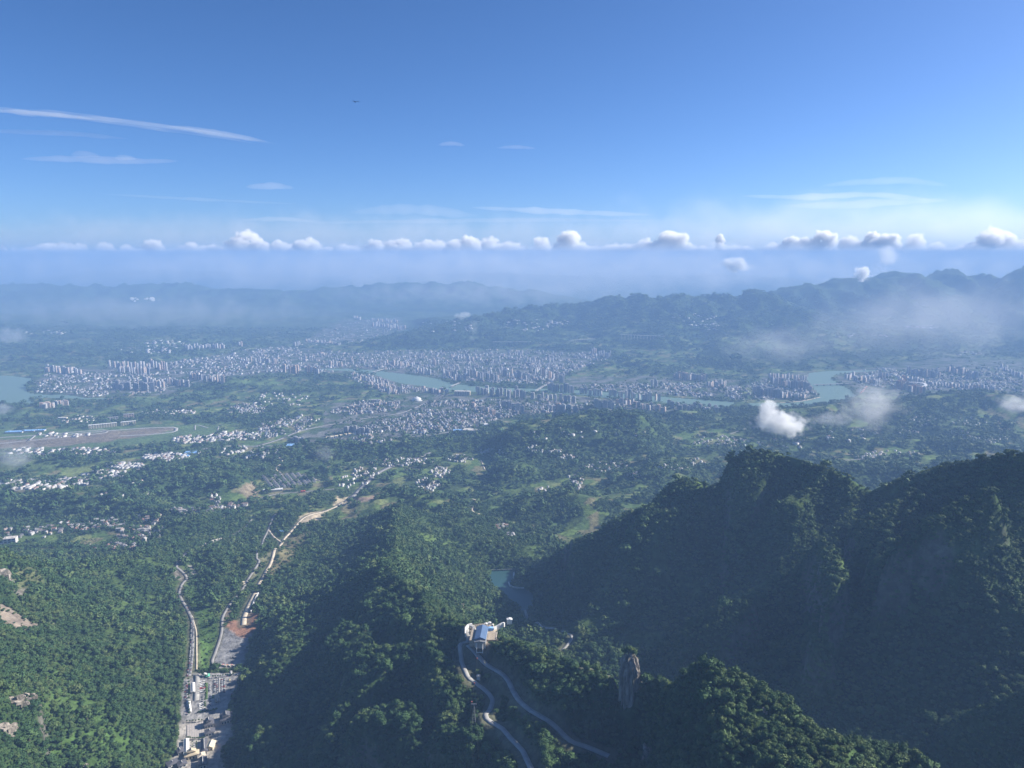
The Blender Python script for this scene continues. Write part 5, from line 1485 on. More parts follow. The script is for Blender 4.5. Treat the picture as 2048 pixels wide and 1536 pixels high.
for k in range(6):
    o = MB().box((-20.2, -18 + k * 6.5, 1), (.3, 3.2, 3), 0).obj('window', m_glass, S)
tag(S, 'blue roofed cable car station standing on the bare top of the central ridge', 'cable car station')
def small(name, px, z, size, m, label, cat, rz=0.0, roofm=None):
    x, y, _ = on_z(px[0], px[1], z)
    root = empty(name, (x, y, z), rz)
    MB().box((0, 0, -4), (size[0], size[1], size[2] + 4)).obj('walls', m, root)
    MB().gable((0, 0, size[2]), (size[0], size[1], size[2] * .3), 0, .5).obj('roof', roofm or m, root)
    return tag(root, label, cat)
small('site_hut', (1019, 1243), 604, (10, 7, 5), m_white, 'white hut with tan underside standing alone right of the station', 'hut', .1, m_white)
small('site_hut', (980, 1259), 600, (12, 6, 3.5), m_blueroof2, 'low light blue hut tucked behind the station', 'hut', .1, m_blueroof2)
for k, (px, sz, m, lab) in enumerate([((972, 1250), (5, 4, 3), m_white, 'white container behind the station, left of its twin'), ((979, 1248), (6, 3, 3), m_white, 'white container behind the station, right of its twin'), ((985, 1252), (4, 3, 3), m_pale, 'pale site cabin at the back right of the station'), ((968, 1254), (4, 5, 2), m_sandy, 'sandy heap box behind the station roof')]):
    small('site_container', px, 600, sz, m, lab, 'container', random.uniform(-.4, .4))
# stair wall climbing to the hut, retaining wall of the loop
def wall_line(name, pts, h, w, m, label, cat='wall'):
    root = empty(name, pts[0]); mb = MB()
    for a, b_ in zip(pts[:-1], pts[1:]):
        A, B = Vector(a) - Vector(pts[0]), Vector(b_) - Vector(pts[0])
        d = (B - A); n = Vector((-d.y, d.x, 0)).normalized() * w / 2
        vs = [A - n - Vector((0, 0, 6)), A + n - Vector((0, 0, 6)), B + n - Vector((0, 0, 6)), B - n - Vector((0, 0, 6))]
        vs += [A - n + Vector((0, 0, h)), A + n + Vector((0, 0, h)), B + n + Vector((0, 0, h)), B - n + Vector((0, 0, h))]
        mb.add(vs, [(3, 2, 1, 0), (4, 5, 6, 7), (0, 1, 5, 4), (1, 2, 6, 5), (2, 3, 7, 6), (3, 0, 4, 7)])
    mb.obj('wall_body', m, root); return tag(root, label, cat)
wp = [on_z(u, v, z) for u, v, z in ((987, 1258, 600), (993, 1254, 601), (999, 1251, 603), (1006, 1247, 605), (1009, 1248, 605))]
wall_line('stair_wall', [tuple(p) for p in wp], 2.5, 3.2, m_white, 'white stepped wall climbing from the station towards the hut')
wp = [on_z(u, v, 601) for u, v in ((931, 1268), (931, 1256), (936, 1250), (944, 1248))]
wall_line('retaining_wall', wp, 1.5, 2.5, m_white, 'bright curved kerb wall round the road loop at the station')
# building rubble behind the station
mb = MB()
for k in range(150):
    u, v = random.gauss(958, 9), random.gauss(1256, 4)
    x, y, _ = on_z(u, v, 600); s = random.uniform(.5, 2.2)
    mb.box((x, y, float(zat(x, y)) - .3), (s * 1.6, s, s * .8), k % 3, random.uniform(0, 3), .6)
tag(mb.obj('building_rubble', [m_sandy, m_earth, m_wood]), 'heaps of sand and rubble on the building site behind the station', kind='stuff')

# cableway pylons, ropes and cabins
def pylon(x, y, z, h, label, m=m_steel, sc=1.0):
    r_ = empty('cableway_pylon', (x, y, z))
    for sx in (-1, 1):
        for sy in (-1, 1): MB().beam((sx * 2.6 * sc, sy * 2.6 * sc, -3), (sx * .6, sy * .6, h), .28 * sc).obj('leg', m, r_)
    mb = MB()
    for k in range(5):
        a = (k + .5) / 5.5; b_ = 2.6 * sc * (1 - a) + .6 * a
        for p, q in (((-b_, -b_), (b_, -b_)), ((b_, -b_), (b_, b_)), ((b_, b_), (-b_, b_)), ((-b_, b_), (-b_, -b_))): mb.beam((p[0], p[1], h * a), (q[0], q[1], h * a), .14)
    mb.obj('bracing', m, r_)
    MB().box((0, 0, h), (9, 1, .8)).obj('cross_arm', m, r_)
    for sx in (-4, 4): MB().box((sx, 0, h - .8), (.7, 4.5, .7)).obj('roller_battery', m_dark, r_)
    return tag(r_, label, 'pylon')
p1 = at(948, 1448); p2 = at(926, 1222); p3 = at(958, 1372)
pylon(*p1, 34, 'grey lattice pylon on the wooded slope below the station')
m_yel = simple('yellow_paint', (.62, .56, .36), .6, .15, .3)
pylon(*p2, 20, 'pale yellow pylon standing alone on the ridge beyond the station', m_yel, 1.2)
small('pump_house', (957, 1358), float(p3[2]) - 2 if False else float(at(957, 1358)[2]), (6, 6, 6), m_pale, 'small pale hut between the two winding roads', 'hut')
tops = [(sx_, sy_ - 20, 609), (p1[0], p1[1], p1[2] + 34), (p1[0] + 20, p1[1] - 260, p1[2] - 20)]
for sx in (-4, 4):
    mb = MB()
    for a, b_ in zip(tops[:-1], tops[1:]):
        prev = None
        for k in range(13):
            t = k / 12; q = Vector(a).lerp(Vector(b_), t); q.z -= 4 * t * (1 - t) * 9; q.x += sx
            if prev: mb.beam(prev, q, .05)
            prev = q
    tag(mb.obj('cableway_rope', m_dark), 'thin steel rope running down from the station over the lattice pylon, ' + ('left strand' if sx < 0 else 'right strand'), 'cable')
mb = MB()
prev = None
for k in range(17):
    t = k / 16; q = Vector((sx_, sy_ + 22, 609)).lerp(Vector((p2[0], p2[1], p2[2] + 20)), t); q.z -= 4 * t * (1 - t) * 6
    if prev: mb.beam(prev, q, .05)
    prev = q
tag(mb.obj('cableway_rope', m_dark), 'steel rope from the back of the station to the yellow pylon', 'cable')
cab = MB(); cab.box((0, 0, -4.2), (2, 2, 2.2), 0, taper=.85); cabg = MB(); cabg.box((0, 0, -3.4), (2.06, 2.06, 1.0), 0, taper=.92); cabh = MB(); cabh.beam((0, 0, -2), (0, 0, 0), .08)
cm, cg, chm = cab.mesh('shell', m_red), cabg.mesh('windows', m_glass), cabh.mesh('hanger', m_steel)
for k, (t, lab) in enumerate([(.25, 'upper'), (.62, 'middle'), (.93, 'lower')]):
    q = Vector(tops[0]).lerp(Vector(tops[1]), t)
    o = empty('cable_car_cabin', (q.x - 4, q.y, q.z - 4 * t * (1 - t) * 9))
    link_mesh('shell', cm, o); link_mesh('windows', cg, o); link_mesh('hanger', chm, o)
    tag(o, f'{lab} one of three small cabins hanging on the rope below the station', 'cabin')

# ------------------------------------------------------------------ dam and lake shore
a, b_ = on_z(983, 1141, RES_Z), on_z(1029, 1139.5, RES_Z)
D = empty('dam', ((a[0] + b_[0]) / 2, (a[1] + b_[1]) / 2, RES_Z), math.atan2(b_[1] - a[1], b_[0] - a[0]))
L = math.hypot(b_[0] - a[0], b_[1] - a[1])
MB().box((0, 0, -14), (L + 6, 9, 18)).obj('dam_body', m_concrete, D)
MB().box((0, 5.2, 4.05), (L + 6, 1, 1.4)).obj('parapet', m_white, D)
MB().box((0, -4.6, 4.05), (L + 6, .5, 1.2)).obj('railing', m_white, D)
tag(D, 'low concrete dam closing the far end of the green lake', 'dam')
def shore(px, label, wid=4.0, h=2.5):
    wall_line('shore_wall', [on_z(u, v, RES_Z + .5) for u, v in px], h, wid, m_white, label)
shore([(1021, 1118), (1022, 1130), (1024, 1138)], 'pale spillway wall just behind the dam', 7)
shore([(1017, 1165), (1020, 1172), (1028, 1175), (1036, 1176.5), (1048, 1176.5)], 'white promenade wall round the spit in the lake', 4)
shore([(1028, 1146), (1027, 1157)], 'short white wall on the right shore next to the dam', 4)

# ------------------------------------------------------------------ vehicles
AXIS = .41      # the valley floor with its car park and gate runs at this angle
def paint_mat(name, cols):
    m = colour_by_object(name, cols, .35); m.node_tree.nodes['Principled BSDF'].inputs['Specular IOR Level'].default_value = .5; return m
m_car = paint_mat('car_paint', [(.78, .78, .78), (.70, .70, .70), (.06, .06, .07), (.75, .75, .76), (.35, .36, .38), (.03, .04, .06), (.80, .80, .80), (.40, .05, .04)])
m_bus = paint_mat('bus_paint', [(.80, .80, .78), (.74, .73, .70), (.82, .80, .76)])
def car_mesh():
    mb = MB()
    prof = [(-2.2, .35), (-2.25, .8), (-2.0, 1.0), (-1.5, 1.02), (-1.05, 1.48), (.55, 1.5), (1.15, 1.05), (2.05, .88), (2.25, .6), (2.2, .35)]
    n = len(prof); w = .88
    vs = [(x_, y_, z_) for x_, s_ in ((-1, 1), (1, 1)) for (y_, z_) in prof for x_ in [x_ * w * (.86 if z_ > 1.2 else 1)]]
    fs = [tuple(range(n))[::-1], tuple(range(n, 2 * n))] + [(k, (k + 1) % n, n + (k + 1) % n, n + k) for k in range(n)]
    mb.add(vs, fs, 0)
    mb.box((0, -.25, 1.04), (1.62, 1.5, .36), 1, taper=.93)
    mb.box((0, .85, 1.06), (1.4, .5, .3), 1, taper=.8); mb.box((0, -1.2, 1.06), (1.4, .5, .3), 1, taper=.8)
    for sx in (-.82, .82):
        for sy in (-1.35, 1.35): mb.box((sx, sy, 0), (.2, .62, .62), 2)
    return mb.mesh('car', [m_car, m_glass, m_dark])
CARM = car_mesh()
def car(u, v, z, rz, label, group):
    x, y, _ = on_z(u, v, z) if z else (0, 0, 0)
    o = link_mesh('parked_car', CARM, None, (x, y, z + .75), rz + AXIS); o.scale = (1.1, 1.08, 1.15)
    return tag(o, label, 'car', group)
busm = {}
mb = MB(); mb.box((0, 0, .45), (2.5, 12, 2.7), 0, taper=.97); busm['body'] = mb.mesh('body', m_bus)
mb = MB(); mb.box((0, .2, 1.5), (2.54, 11.0, 1.0), 0); busm['window_band'] = mb.mesh('window_band', m_glass)
mb = MB(); mb.box((0, 6.0, 1.2), (2.2, .12, 1.5), 0); busm['windscreen'] = mb.mesh('windscreen', m_glass)
mb = MB(); mb.box((0, -1, 3.15), (1.5, 3, .3), 0); busm['roof_unit'] = mb.mesh('roof_unit', m_pale)
mb = MB(); mb.cyl((0, 0, -.14), .5, .28, 12); busm['wheel'] = mb.mesh('wheel', m_dark)
m_redroof = simple('red_bus_paint', (.55, .10, .09), .4, .1, .3)
redbody = busm['body'].copy(); redbody.materials.clear(); redbody.materials.append(m_redroof)
def bus(u, v, z, rz, label, group, red=False):
    x, y, _ = on_z(u, v, z)
    o = empty('tour_bus', (x, y, z + .75), rz + AXIS)
    link_mesh('body', redbody if red else busm['body'], o)
    for k in ('window_band', 'windscreen', 'roof_unit'): link_mesh(k, busm[k], o)
    for sx in (-1.1, 1.1):
        for sy in (-3.6, 3.8):
            w = link_mesh('wheel', busm['wheel'], o, (sx, sy, .5)); w.rotation_euler = (0, 1.5708, 0)
    return tag(o, label, 'bus', group)
ZP = 330.0
for k in range(7):
    bus(405, 1365 + k * 3.4, ZP, 1.57 + random.gauss(0, .04), 'red tour bus in the upper bus row of the car park' if k == 4 else ('white tour bus in the upper bus row, ' + ('above' if k < 4 else 'below') + ' the red one'), 'buses in the upper row' if k != 4 else None, k == 4)
for k in range(5):
    bus(404 + k * .3, 1409 + k * 3.3, ZP, 1.75 + random.gauss(0, .05), 'white tour bus standing askew in the lower bus row of the car park', 'buses in the lower row')
bus(384, 1372, ZP, .1, 'long white coach parked alone along the left lane, upper one', None)
bus(384, 1380, ZP, .05, 'long white coach parked alone along the left lane, lower one', None)
def car_rows(u, v0, v1, n, rz, where, p=.9):
    for k in range(n):
        if random.random() > p: continue
        car(u + random.uniform(-.25, .25), v0 + (v1 - v0) * k / max(1, n - 1), ZP, rz + random.gauss(0, .05), ['upper', 'middle', 'lower'][min(2, 3 * k // n)] + ' car parked ' + where, ('cars ' + where)[:60])
car_rows(419, 1370, 1384, 9, 1.57, 'in the short row right of the buses')
car_rows(421, 1392, 1417, 15, 1.57, 'in the row below, right of the planted strip')
for u in (428.5, 433.5): car_rows(u, 1361, 1386, 15, 1.57, 'in the left double row of the car park')
for u in (443, 448): car_rows(u, 1359, 1386, 16, 1.57, 'in the right double row of the car park')
car_rows(373, 1364, 1432, 36, 1.57, 'along the left edge of the car park', .85)
car_rows(370, 1385, 1432, 22, 1.57, 'along the left edge of the car park', .6)
for k in range(14): car(432 + k * 3.6, 1355.5 - k * .5, ZP, random.gauss(.1, .1), 'car parked along the upper edge of the car park', 'cars along the upper edge')
for k in range(6): car(458 + random.uniform(0, 12), 1374 + random.uniform(0, 16), ZP, random.uniform(0, 3), 'car standing loosely in the empty right part of the car park', 'cars in the right part')
# cars at both kerbs of the valley road
Cv = R_left
dv = np.gradient(Cv[:, :2], axis=0); dv /= np.linalg.norm(dv, axis=1)[:, None]
acc_ = 0; nroad = 0
for k in range(1, len(Cv)):
    if Cv[k, 1] > 2080: break
    seg = np.linalg.norm(Cv[k, :2] - Cv[k - 1, :2]); m_ = int(seg / 6.0)
    for j in range(m_):
        p = Cv[k - 1] + (Cv[k] - Cv[k - 1]) * (j + .5) / m_
        nx, ny = -dv[k][1], dv[k][0]; rz = math.atan2(dv[k][1], dv[k][0]) - 1.5708
        for s_ in (-3.2, 3.2):
            if random.random() < (.8 if p[1] < 1950 else .25):
                o = link_mesh('parked_car', CARM, None, (p[0] + nx * s_, p[1] + ny * s_, p[2] + 1.0), rz); o.scale = (1.1, 1.08, 1.15)
                tag(o, 'car at the ' + ('left' if s_ > 0 else 'right') + ' kerb of the ' + ['lower', 'middle', 'upper', 'topmost'][min(3, int((p[1] - 1600) / 120))] + ' straight stretch of the valley road', 'car', 'cars at the kerb of the valley road'); nroad += 1
print('road cars', nroad)
for (C_, f_, lab) in [(R1, .22, 'dark car on the winding road just below the station'), (R1, .24, 'white car on the winding road just below the station'), (R_con, .6, 'car on the construction road beside the gravel lot')]:
    p = C_[int(len(C_) * f_)]; o = link_mesh('car', CARM, None, (p[0] + (2 if 'dark' in lab else -2), p[1], p[2] + .9), .3); tag(o, lab, 'car')
# lorries on the gravel lot
for k in range(10):
    x, y, _ = on_z(444 + k * 3.0, 1331 + (k % 3) * .8, 300); z = float(zat(x, y))
    o = empty('lorry', (x, y, z + .3), 1.4 + random.gauss(0, .3))
    MB().box((0, 1.0, .9), (2.4, 2.0, 2.0)).obj('cab', m_white if k % 2 else m_yel, o); MB().box((0, -2.8, .9), (2.4, 5.2, 1.8)).obj('load_bed', m_pale if k % 3 else m_redroof, o)
    tag(o, f'lorry in the row along the lower edge of the gravel lot, {["first","second","third","fourth","fifth","sixth","seventh","eighth","ninth","tenth"][k]} from the left', 'lorry', 'lorries on the gravel lot')
for k, (u, v, lab) in enumerate([(460, 1362, 'yellow excavator standing in the empty right part of the car park'), (466, 1316, 'dark excavator alone on the gravel lot')]):
    z = 330 if k == 0 else 300; x, y, _ = on_z(u, v, z); z = float(zat(x, y)); o = empty('excavator', (x, y, z + .4), .6)
    mm = m_yel if k == 0 else m_dark
    MB().box((0, 0, 1), (2.8, 3.4, 1.8)).obj('body', mm, o); MB().box((-1.5, 0, 0), (.7, 4.4, 1)).obj('track', m_dark, o); MB().box((1.5, 0, 0), (.7, 4.4, 1)).obj('track', m_dark, o)
    mb = MB(); mb.beam((.4, 1.4, 2), (.4, 4.4, 4.6), .3); mb.beam((.4, 4.4, 4.6), (.4, 6.8, 1.6), .25); mb.box((.4, 6.9, .8), (1.2, 1, 1)); mb.obj('boom', mm, o)
    tag(o, lab, 'excavator')

# ------------------------------------------------------------------ gate plaza and its halls
def hall(name, px, z, size, rz, label, wall=m_pale, roofm=m_tile, tiers=2, hip=4.0):
    x, y, _ = on_z(px[0], px[1], z)
    w, l, h = size
    r_ = empty(name, (x, y, z), rz + AXIS)
    MB().box((0, 0, -2), (w, l, h + 2)).obj('walls', wall, r_)
    rt = MB().gable((0, 0, h), (w, l, h * .42), 0, 2.0, hip=hip).obj('lower_roof', roofm, r_)
    if tiers == 2:
        MB().box((0, 0, h * 1.15), (w * .6, l * .6, h * .5)).obj('upper_storey', wall, r_)
        MB().gable((0, 0, h * 1.65), (w * .6, l * .6, h * .4), 0, 1.4, hip=1).obj('upper_roof', roofm, r_)
    mb = MB(); zr = h * 1.42 + .25
    mb.box((0, 0, zr if tiers == 1 else h * 2.05 + .2), (.8, max(2, (l if tiers == 1 else l * .6) - 2 * hip * (1 if tiers == 1 else .2)), .7)); mb.obj('ridge_cap', m_white, r_)
    n = max(2, int(w / 5))
    for k in range(n): MB().box((-w / 2 + w / n * (k + .5), -l / 2 - .08, 1), (w / n * .5, .3, h * .5)).obj('doorway', m_glass, r_)
    return tag(r_, label, 'hall')
Z2 = 333.0
hall('temple_hall', (453, 1441), Z2, (22, 24, 9), 0, 'large dark tiled hall at the upper right corner of the gate plaza', m_pale)
hall('temple_hall', (418, 1451), Z2, (17, 18, 8), 0, 'dark tiled hall right of the light paving, upper one of the pair', m_pale)
hall('temple_hall', (420, 1468), Z2, (17, 13, 7), 0, 'dark tiled hall right of the light paving, lower one of the pair', m_white, tiers=1)
hall('long_gallery', (409, 1496), Z2, (9, 42, 7), 0, 'long slate roofed gallery right of the lower plaza', m_pale, tiers=1)
hall('long_gallery', (373, 1497), Z2, (7, 46, 5), 0, 'long white roofed gallery left of the lower plaza', m_white, m_white, 1, 0)
hall('ticket_house', (422, 1496), Z2, (12, 18, 8), -.3, 'cream lit house right of the slate roofed gallery', m_cream, m_cream, 1, 0)
hall('gate_building', (384, 1515), Z2, (24, 12, 9), 0, 'broad beige gate building crossing the lower plaza', m_cream, simple('beige_roof', (.50, .42, .30), .8, .2, .4), 2)
hall('gate_building', (403, 1516), Z2, (12, 12, 7), .1, 'small beige gate wing right of the broad gate building', m_cream, simple('light_beige_roof', (.55, .48, .38), .8, .2, .4), 1)
hall('side_house', (360, 1505), Z2, (10, 16, 6), .3, 'grey roofed house at the left edge of the lower plaza', m_pale, tiers=1)
hall('side_house', (345, 1530), Z2, (18, 12, 6), .35, 'grey roofed house at the very bottom, left of the gate axis', m_white, tiers=1)
hall('side_house', (364, 1531), Z2, (14, 14, 6), .2, 'second grey roofed house at the bottom beside the gate axis', m_white, tiers=1)
hall('side_house', (406, 1530), Z2, (12, 22, 8), 0, 'slate roofed house with white gable at the bottom right of the plaza', m_white, tiers=1, hip=0)
hall('shelter', (386, 1378), ZP, (6, 36, 4), 0, 'long white roofed shelter beside the left lane of the car park', m_pale, m_white, 1, 0)
hall('shelter', (379, 1415), ZP, (3, 46, 4), .06, 'thin white canopy along the left side of the car park', m_pale, m_white, 1, 0)
hall('kiosk', (435, 1404), ZP, (7, 9, 4), 0, 'small tan kiosk between the parking rows', m_wood, m_wood, 1, 0)
hall('kiosk', (409, 1352), ZP, (6, 6, 4), 0, 'small white kiosk at the top of the car park', m_white, m_white, 1, 0)
hall('kiosk', (416, 1353), ZP, (5, 9, 3), 0, 'small green roofed kiosk at the top of the car park', m_white, simple('green_roof', (.10, .42, .28), .7, .1, .3), 1, 0)
hall('footbridge_house', (462, 1348), ZP, (3, 12, 3), 0, 'narrow grey footway hut at the upper edge of the car park', m_concrete, m_concrete, 1, 0)
# paving: separate slabs with joints
def paving(name, u0, u1, v0, v1, z, n, m_, m2, lift):
    """rectangular paved court made of slabs laid in the valley axis"""
    vm = (v0 + v1) / 2; a = on_z(u0, vm, z); b_ = on_z(u1, vm, z); c_ = on_z((u0 + u1) / 2, v0, z); d_ = on_z((u0 + u1) / 2, v1, z)
    w = (b_[0] - a[0]) * math.cos(AXIS); l = math.hypot(c_[0] - d_[0], c_[1] - d_[1])
    root = empty(name, ((c_[0] + d_[0]) / 2, (c_[1] + d_[1]) / 2, z + lift), AXIS)
    MB().box((0, 0, -1.5), (w, l, 1.4)).obj('bed', m_, root)
    nx, ny = n
    sm = MB().box((0, 0, -.1), (w / nx - .8, l / ny - .8, .16)).mesh('paving_slab', m2)
    for i in range(nx):
        for j in range(ny):
            o = link_mesh('paving_slab', sm, root); o.location = (-w / 2 + w / nx * (i + .5), -l / 2 + l / ny * (j + .5), 0)
    tag(root, kind='structure')
paving('plaza_paving', 374, 408, 1447, 1477, Z2, (7, 9), m_concrete, simple('pinkish_paving', (.42, .38, .35), .9, .15, .2), .9)
paving('plaza_paving', 378, 402, 1481, 1508, Z2, (5, 8), m_concrete, simple('light_paving', (.46, .43, .38), .9, .15, .2), .9)
paving('paved_strip', 430, 440, 1388, 1424, ZP, (2, 8), m_concrete, simple('tan_paving', (.48, .40, .30), .9, .15, .2), .9)
def strip(name, pts, z, w, m_, lift, label=None):
    C = catmull([on_z(u, v, z) for u, v in pts], 10)
    d = np.gradient(C[:, :2], axis=0); d /= np.linalg.norm(d, axis=1)[:, None] + 1e-9
    nr_ = np.stack([-d[:, 1], d[:, 0]], -1)
    X = np.stack([C[:, 0] + nr_[:, 0] * w * f for f in (-.5, -.5, .5, .5)], 1); Y = np.stack([C[:, 1] + nr_[:, 1] * w * f for f in (-.5, -.5, .5, .5)], 1)
    Z = np.full(X.shape, z + lift); Z[:, 0] -= 3; Z[:, 3] -= 3
    tag(link_mesh(name, grid_mesh(name, X, Y, Z, m_)), kind='structure')
strip('access_road', [(372, 1440), (400, 1437), (430, 1431), (448, 1428)], 331, 17, m_asphalt, 1.2)
strip('lane', [(394, 1350), (393, 1380), (391, 1410), (388, 1436)], ZP, 13, m_concrete, .6)
strip('lane', [(438.3, 1357), (438.3, 1372), (438, 1387)], ZP, 5, m_concrete, .62)
m_lawn = simple('lawn', (.06, .11, .03), 1, .3, .3)
strip('lawn_strip', [(413, 1366), (413, 1395), (412, 1424)], ZP, 5, m_lawn, .7)
strip('lawn_strip', [(426, 1390), (426, 1424)], ZP, 4, m_lawn, .7)
# trees of the car park and plaza
def town_tree(u, v, z, s, label, group):
    x, y, _ = on_z(u, v, z); make_tree((x, y, z + s * .9), s, random.randrange(4), label, group, 'avenue_tree')
for k in range(13): town_tree(411 + random.uniform(-1.5, 1.5), 1366 + k * 4.6, ZP, random.uniform(1.8, 2.8), 'small avenue tree in the planted strip beside the bus rows', 'trees in the bus strip')
for k in range(12): town_tree(378 + random.uniform(-1, 1), 1362 + k * 6.2, ZP, random.uniform(2.0, 3.0), 'avenue tree in the line along the left lane of the car park', 'trees along the left lane')
for k in range(13): town_tree(396 + k * 3.1, 1428 - k * .5, ZP, random.uniform(1.6, 2.6), 'small round tree in the row at the lower edge of the car park', 'trees at the lower edge of the car park')
for k in range(10): town_tree(374 + k * 3.7, 1479, Z2, random.uniform(1.8, 2.4), 'clipped tree in the row between the upper and lower plaza', 'trees between the plazas')
for k in range(6): town_tree(374 + k * 6, 1445 - k * .4, Z2, random.uniform(1.5, 2.2), 'small tree in the row above the light paving', 'trees above the paving')
for k in range(8): town_tree(385 + (k % 2) * 8, 1486 + (k // 2) * 5, Z2, random.uniform(1.4, 2.0), 'clipped tree in a planter on the lower plaza', 'planter trees on the lower plaza')
for k in range(8): town_tree(393 + k * 2.6, 1345 + k * 1.3, ZP, random.uniform(2.0, 2.8), 'round tree in the diagonal row at the top of the car park', 'trees at the top of the car park')
for k in range(9): town_tree(426 + k * 5, 1356 - k * .6, ZP, random.uniform(1.8, 2.6), 'tree in the hedge row along the upper edge of the car park', 'trees of the upper hedge row')
# concrete pad of the construction road
x, y, z = at(487, 1166)
o = MB().box((0, 0, -2), (14, 24, 3)).obj('concrete_pad', m_cream, None, (x, y, z)); tag(o, 'cream square concrete pad on the left edge of the construction road', 'slab')
x, y, z = at(499, 1206)
wall_line('retaining_wall', [at(517, 1188), at(508, 1206), at(502, 1226)], 6, 3, m_white, 'long white retaining wall right of the sandy construction cut')
x, y, z = at(415, 1086)
wall_line('retaining_wall', [at(395, 1096), at(420, 1084), at(443, 1078)], 5, 2.5, m_pale, 'beige retaining wall above the bend of the valley road')

# ------------------------------------------------------------------ bird high in the sky
bx, by, bz = on_y(711, 204, 70)
B = empty('flying_bird', (bx, by, bz), .5)
m_bird = simple('dark_feathers', (.03, .03, .035), .8, .2, 5)
mb = MB(); mb.add([(0, .24, 0), (.035, .08, .01), (0, .08, .04), (-.035, .08, .01), (0, .08, -.03), (.03, -.08, 0), (0, -.08, .03), (-.03, -.08, 0), (0, -.08, -.025), (.05, -.22, 0), (-.05, -.22, 0)],
       [(0, 1, 2), (0, 2, 3), (0, 3, 4), (0, 4, 1), (1, 5, 6, 2), (2, 6, 7, 3), (3, 7, 8, 4), (4, 8, 5, 1), (5, 9, 6), (6, 9, 10), (6, 10, 7), (7, 10, 8), (8, 10, 9), (8, 9, 5)]); mb.obj('body', m_bird, B)
for s_ in (-1, 1):
    mb = MB(); mb.add([(s_ * .02, .08, .01), (s_ * .02, -.06, .01), (s_ * .16, -.05, .09), (s_ * .16, .07, .09), (s_ * .34, -.05, .04), (s_ * .30, .02, .05)] + [(s_ * .02, .08, -.005), (s_ * .02, -.06, -.005), (s_ * .16, -.05, .078), (s_ * .16, .07, .078), (s_ * .34, -.05, .032), (s_ * .30, .02, .038)],
        [(0, 1, 2, 3), (3, 2, 4, 5), (6, 9, 8, 7), (9, 11, 10, 8), (1, 7, 8, 2), (2, 8, 10, 4), (0, 3, 9, 6), (3, 5, 11, 9), (4, 10, 11, 5)]); mb.obj('wing', m_bird, B)
tag(B, 'tiny dark bird gliding alone in the blue sky', 'bird')

# ------------------------------------------------------------------ clouds
def vol_mat(name, dens, col=(1, 1, 1), an=.2):
    m = bpy.data.materials.new(name); m.use_nodes = True; nt = m.node_tree; nt.nodes.clear()
    o = nt.nodes.new('ShaderNodeOutputMaterial'); v = nt.nodes.new('ShaderNodeVolumeScatter')
    v.inputs['Color'].default_value = (*col, 1); v.inputs['Density'].default_value = dens; v.inputs['Anisotropy'].default_value = an
    nt.links.new(v.outputs[0], o.inputs['Volume']); return m
def blob_mesh(name, spheres, seed):
    import bmesh
    bm = bmesh.new(); bmesh.ops.create_icosphere(bm, subdivisions=3, radius=1.0)
    V = np.array([v.co[:] for v in bm.verts]); Fc = np.array([tuple(v.index for v in f.verts) for f in bm.faces]); bm.free()
    vs, fs = [], []
    for k, (c, r) in enumerate(spheres):
        nn = 1 + .22 * perlin(V[:, 0] * 2.3 + seed + k * 3.1, V[:, 1] * 2.3 + V[:, 2] * 2.9, seed + k) + .10 * perlin(V[:, 0] * 6 + k, V[:, 2] * 6 + V[:, 1] * 5, seed + k + 50)
        vs.append(V * (np.array(r)[None] * nn[:, None]) + np.array(c)); fs.append(Fc + len(V) * k)
    me = bpy.data.meshes.new(name); me.from_pydata([tuple(p) for p in np.concatenate(vs)], [], [tuple(f) for f in np.concatenate(fs)])
    return me
_vm = {}
def cloud(u, v, w, h, y, od, label, name='cumulus_cloud', n=None, col=(1, 1, 1), flatb=True, aspect=.8, seed=None, an=.2, vox=34):
    c = on_y(u, v + h * .5 if flatb else v, y); k = y / F / (CP) * 1.0
    W, Hh = w * y / F, h * y / F
    rs = random.Random(seed if seed is not None else int(u * 7 + v))
    n = n or max(8, int(w / max(h, 1) * 8) + 6)
    sp = []
    for i in range(n):
        t = rs.uniform(-.5, .5); env = max(.15, 1 - (abs(t) * 2) ** 2)
        r = Hh * rs.uniform(.15, .36) * (.5 + .8 * env); r = min(r, W * .35)
        if flatb: z = rs.uniform(0, 1) ** 1.2 * max(0, (Hh * env * .95 - r)) + r * .55
        else: z = rs.uniform(-.5, .5) * Hh * env
        sp.append(((t * (W - r), rs.uniform(-.5, .5) * W * aspect * .5, z), (r * rs.uniform(.9, 1.4), r * rs.uniform(1, 1.4), r * rs.uniform(.75, 1))))
    me = blob_mesh(name, sp, int(u) % 97)
    key = (round(od / (Hh * .5), 7), col)
    if key not in _vm: _vm[key] = vol_mat('cloud_vapour', od / (Hh * .5), col, an)
    me.materials.append(_vm[key])
    o = link_mesh(name, me, None, c)
    rm_ = o.modifiers.new('union', 'REMESH'); rm_.mode = 'VOXEL'; rm_.voxel_size = max(W / 110, Hh / vox)
    for q_, (ns, st_) in enumerate(((Hh * .22, Hh * .34), (Hh * .09, Hh * .18))):
        tx = bpy.data.textures.new('billow', 'CLOUDS'); tx.noise_scale = ns; tx.noise_depth = 2
        dm_ = o.modifiers.new('billow', 'DISPLACE'); dm_.texture = tx; dm_.strength = st_; dm_.texture_coords = 'GLOBAL'; dm_.mid_level = .5
    return tag(o, label, 'cloud')
YC = 66000
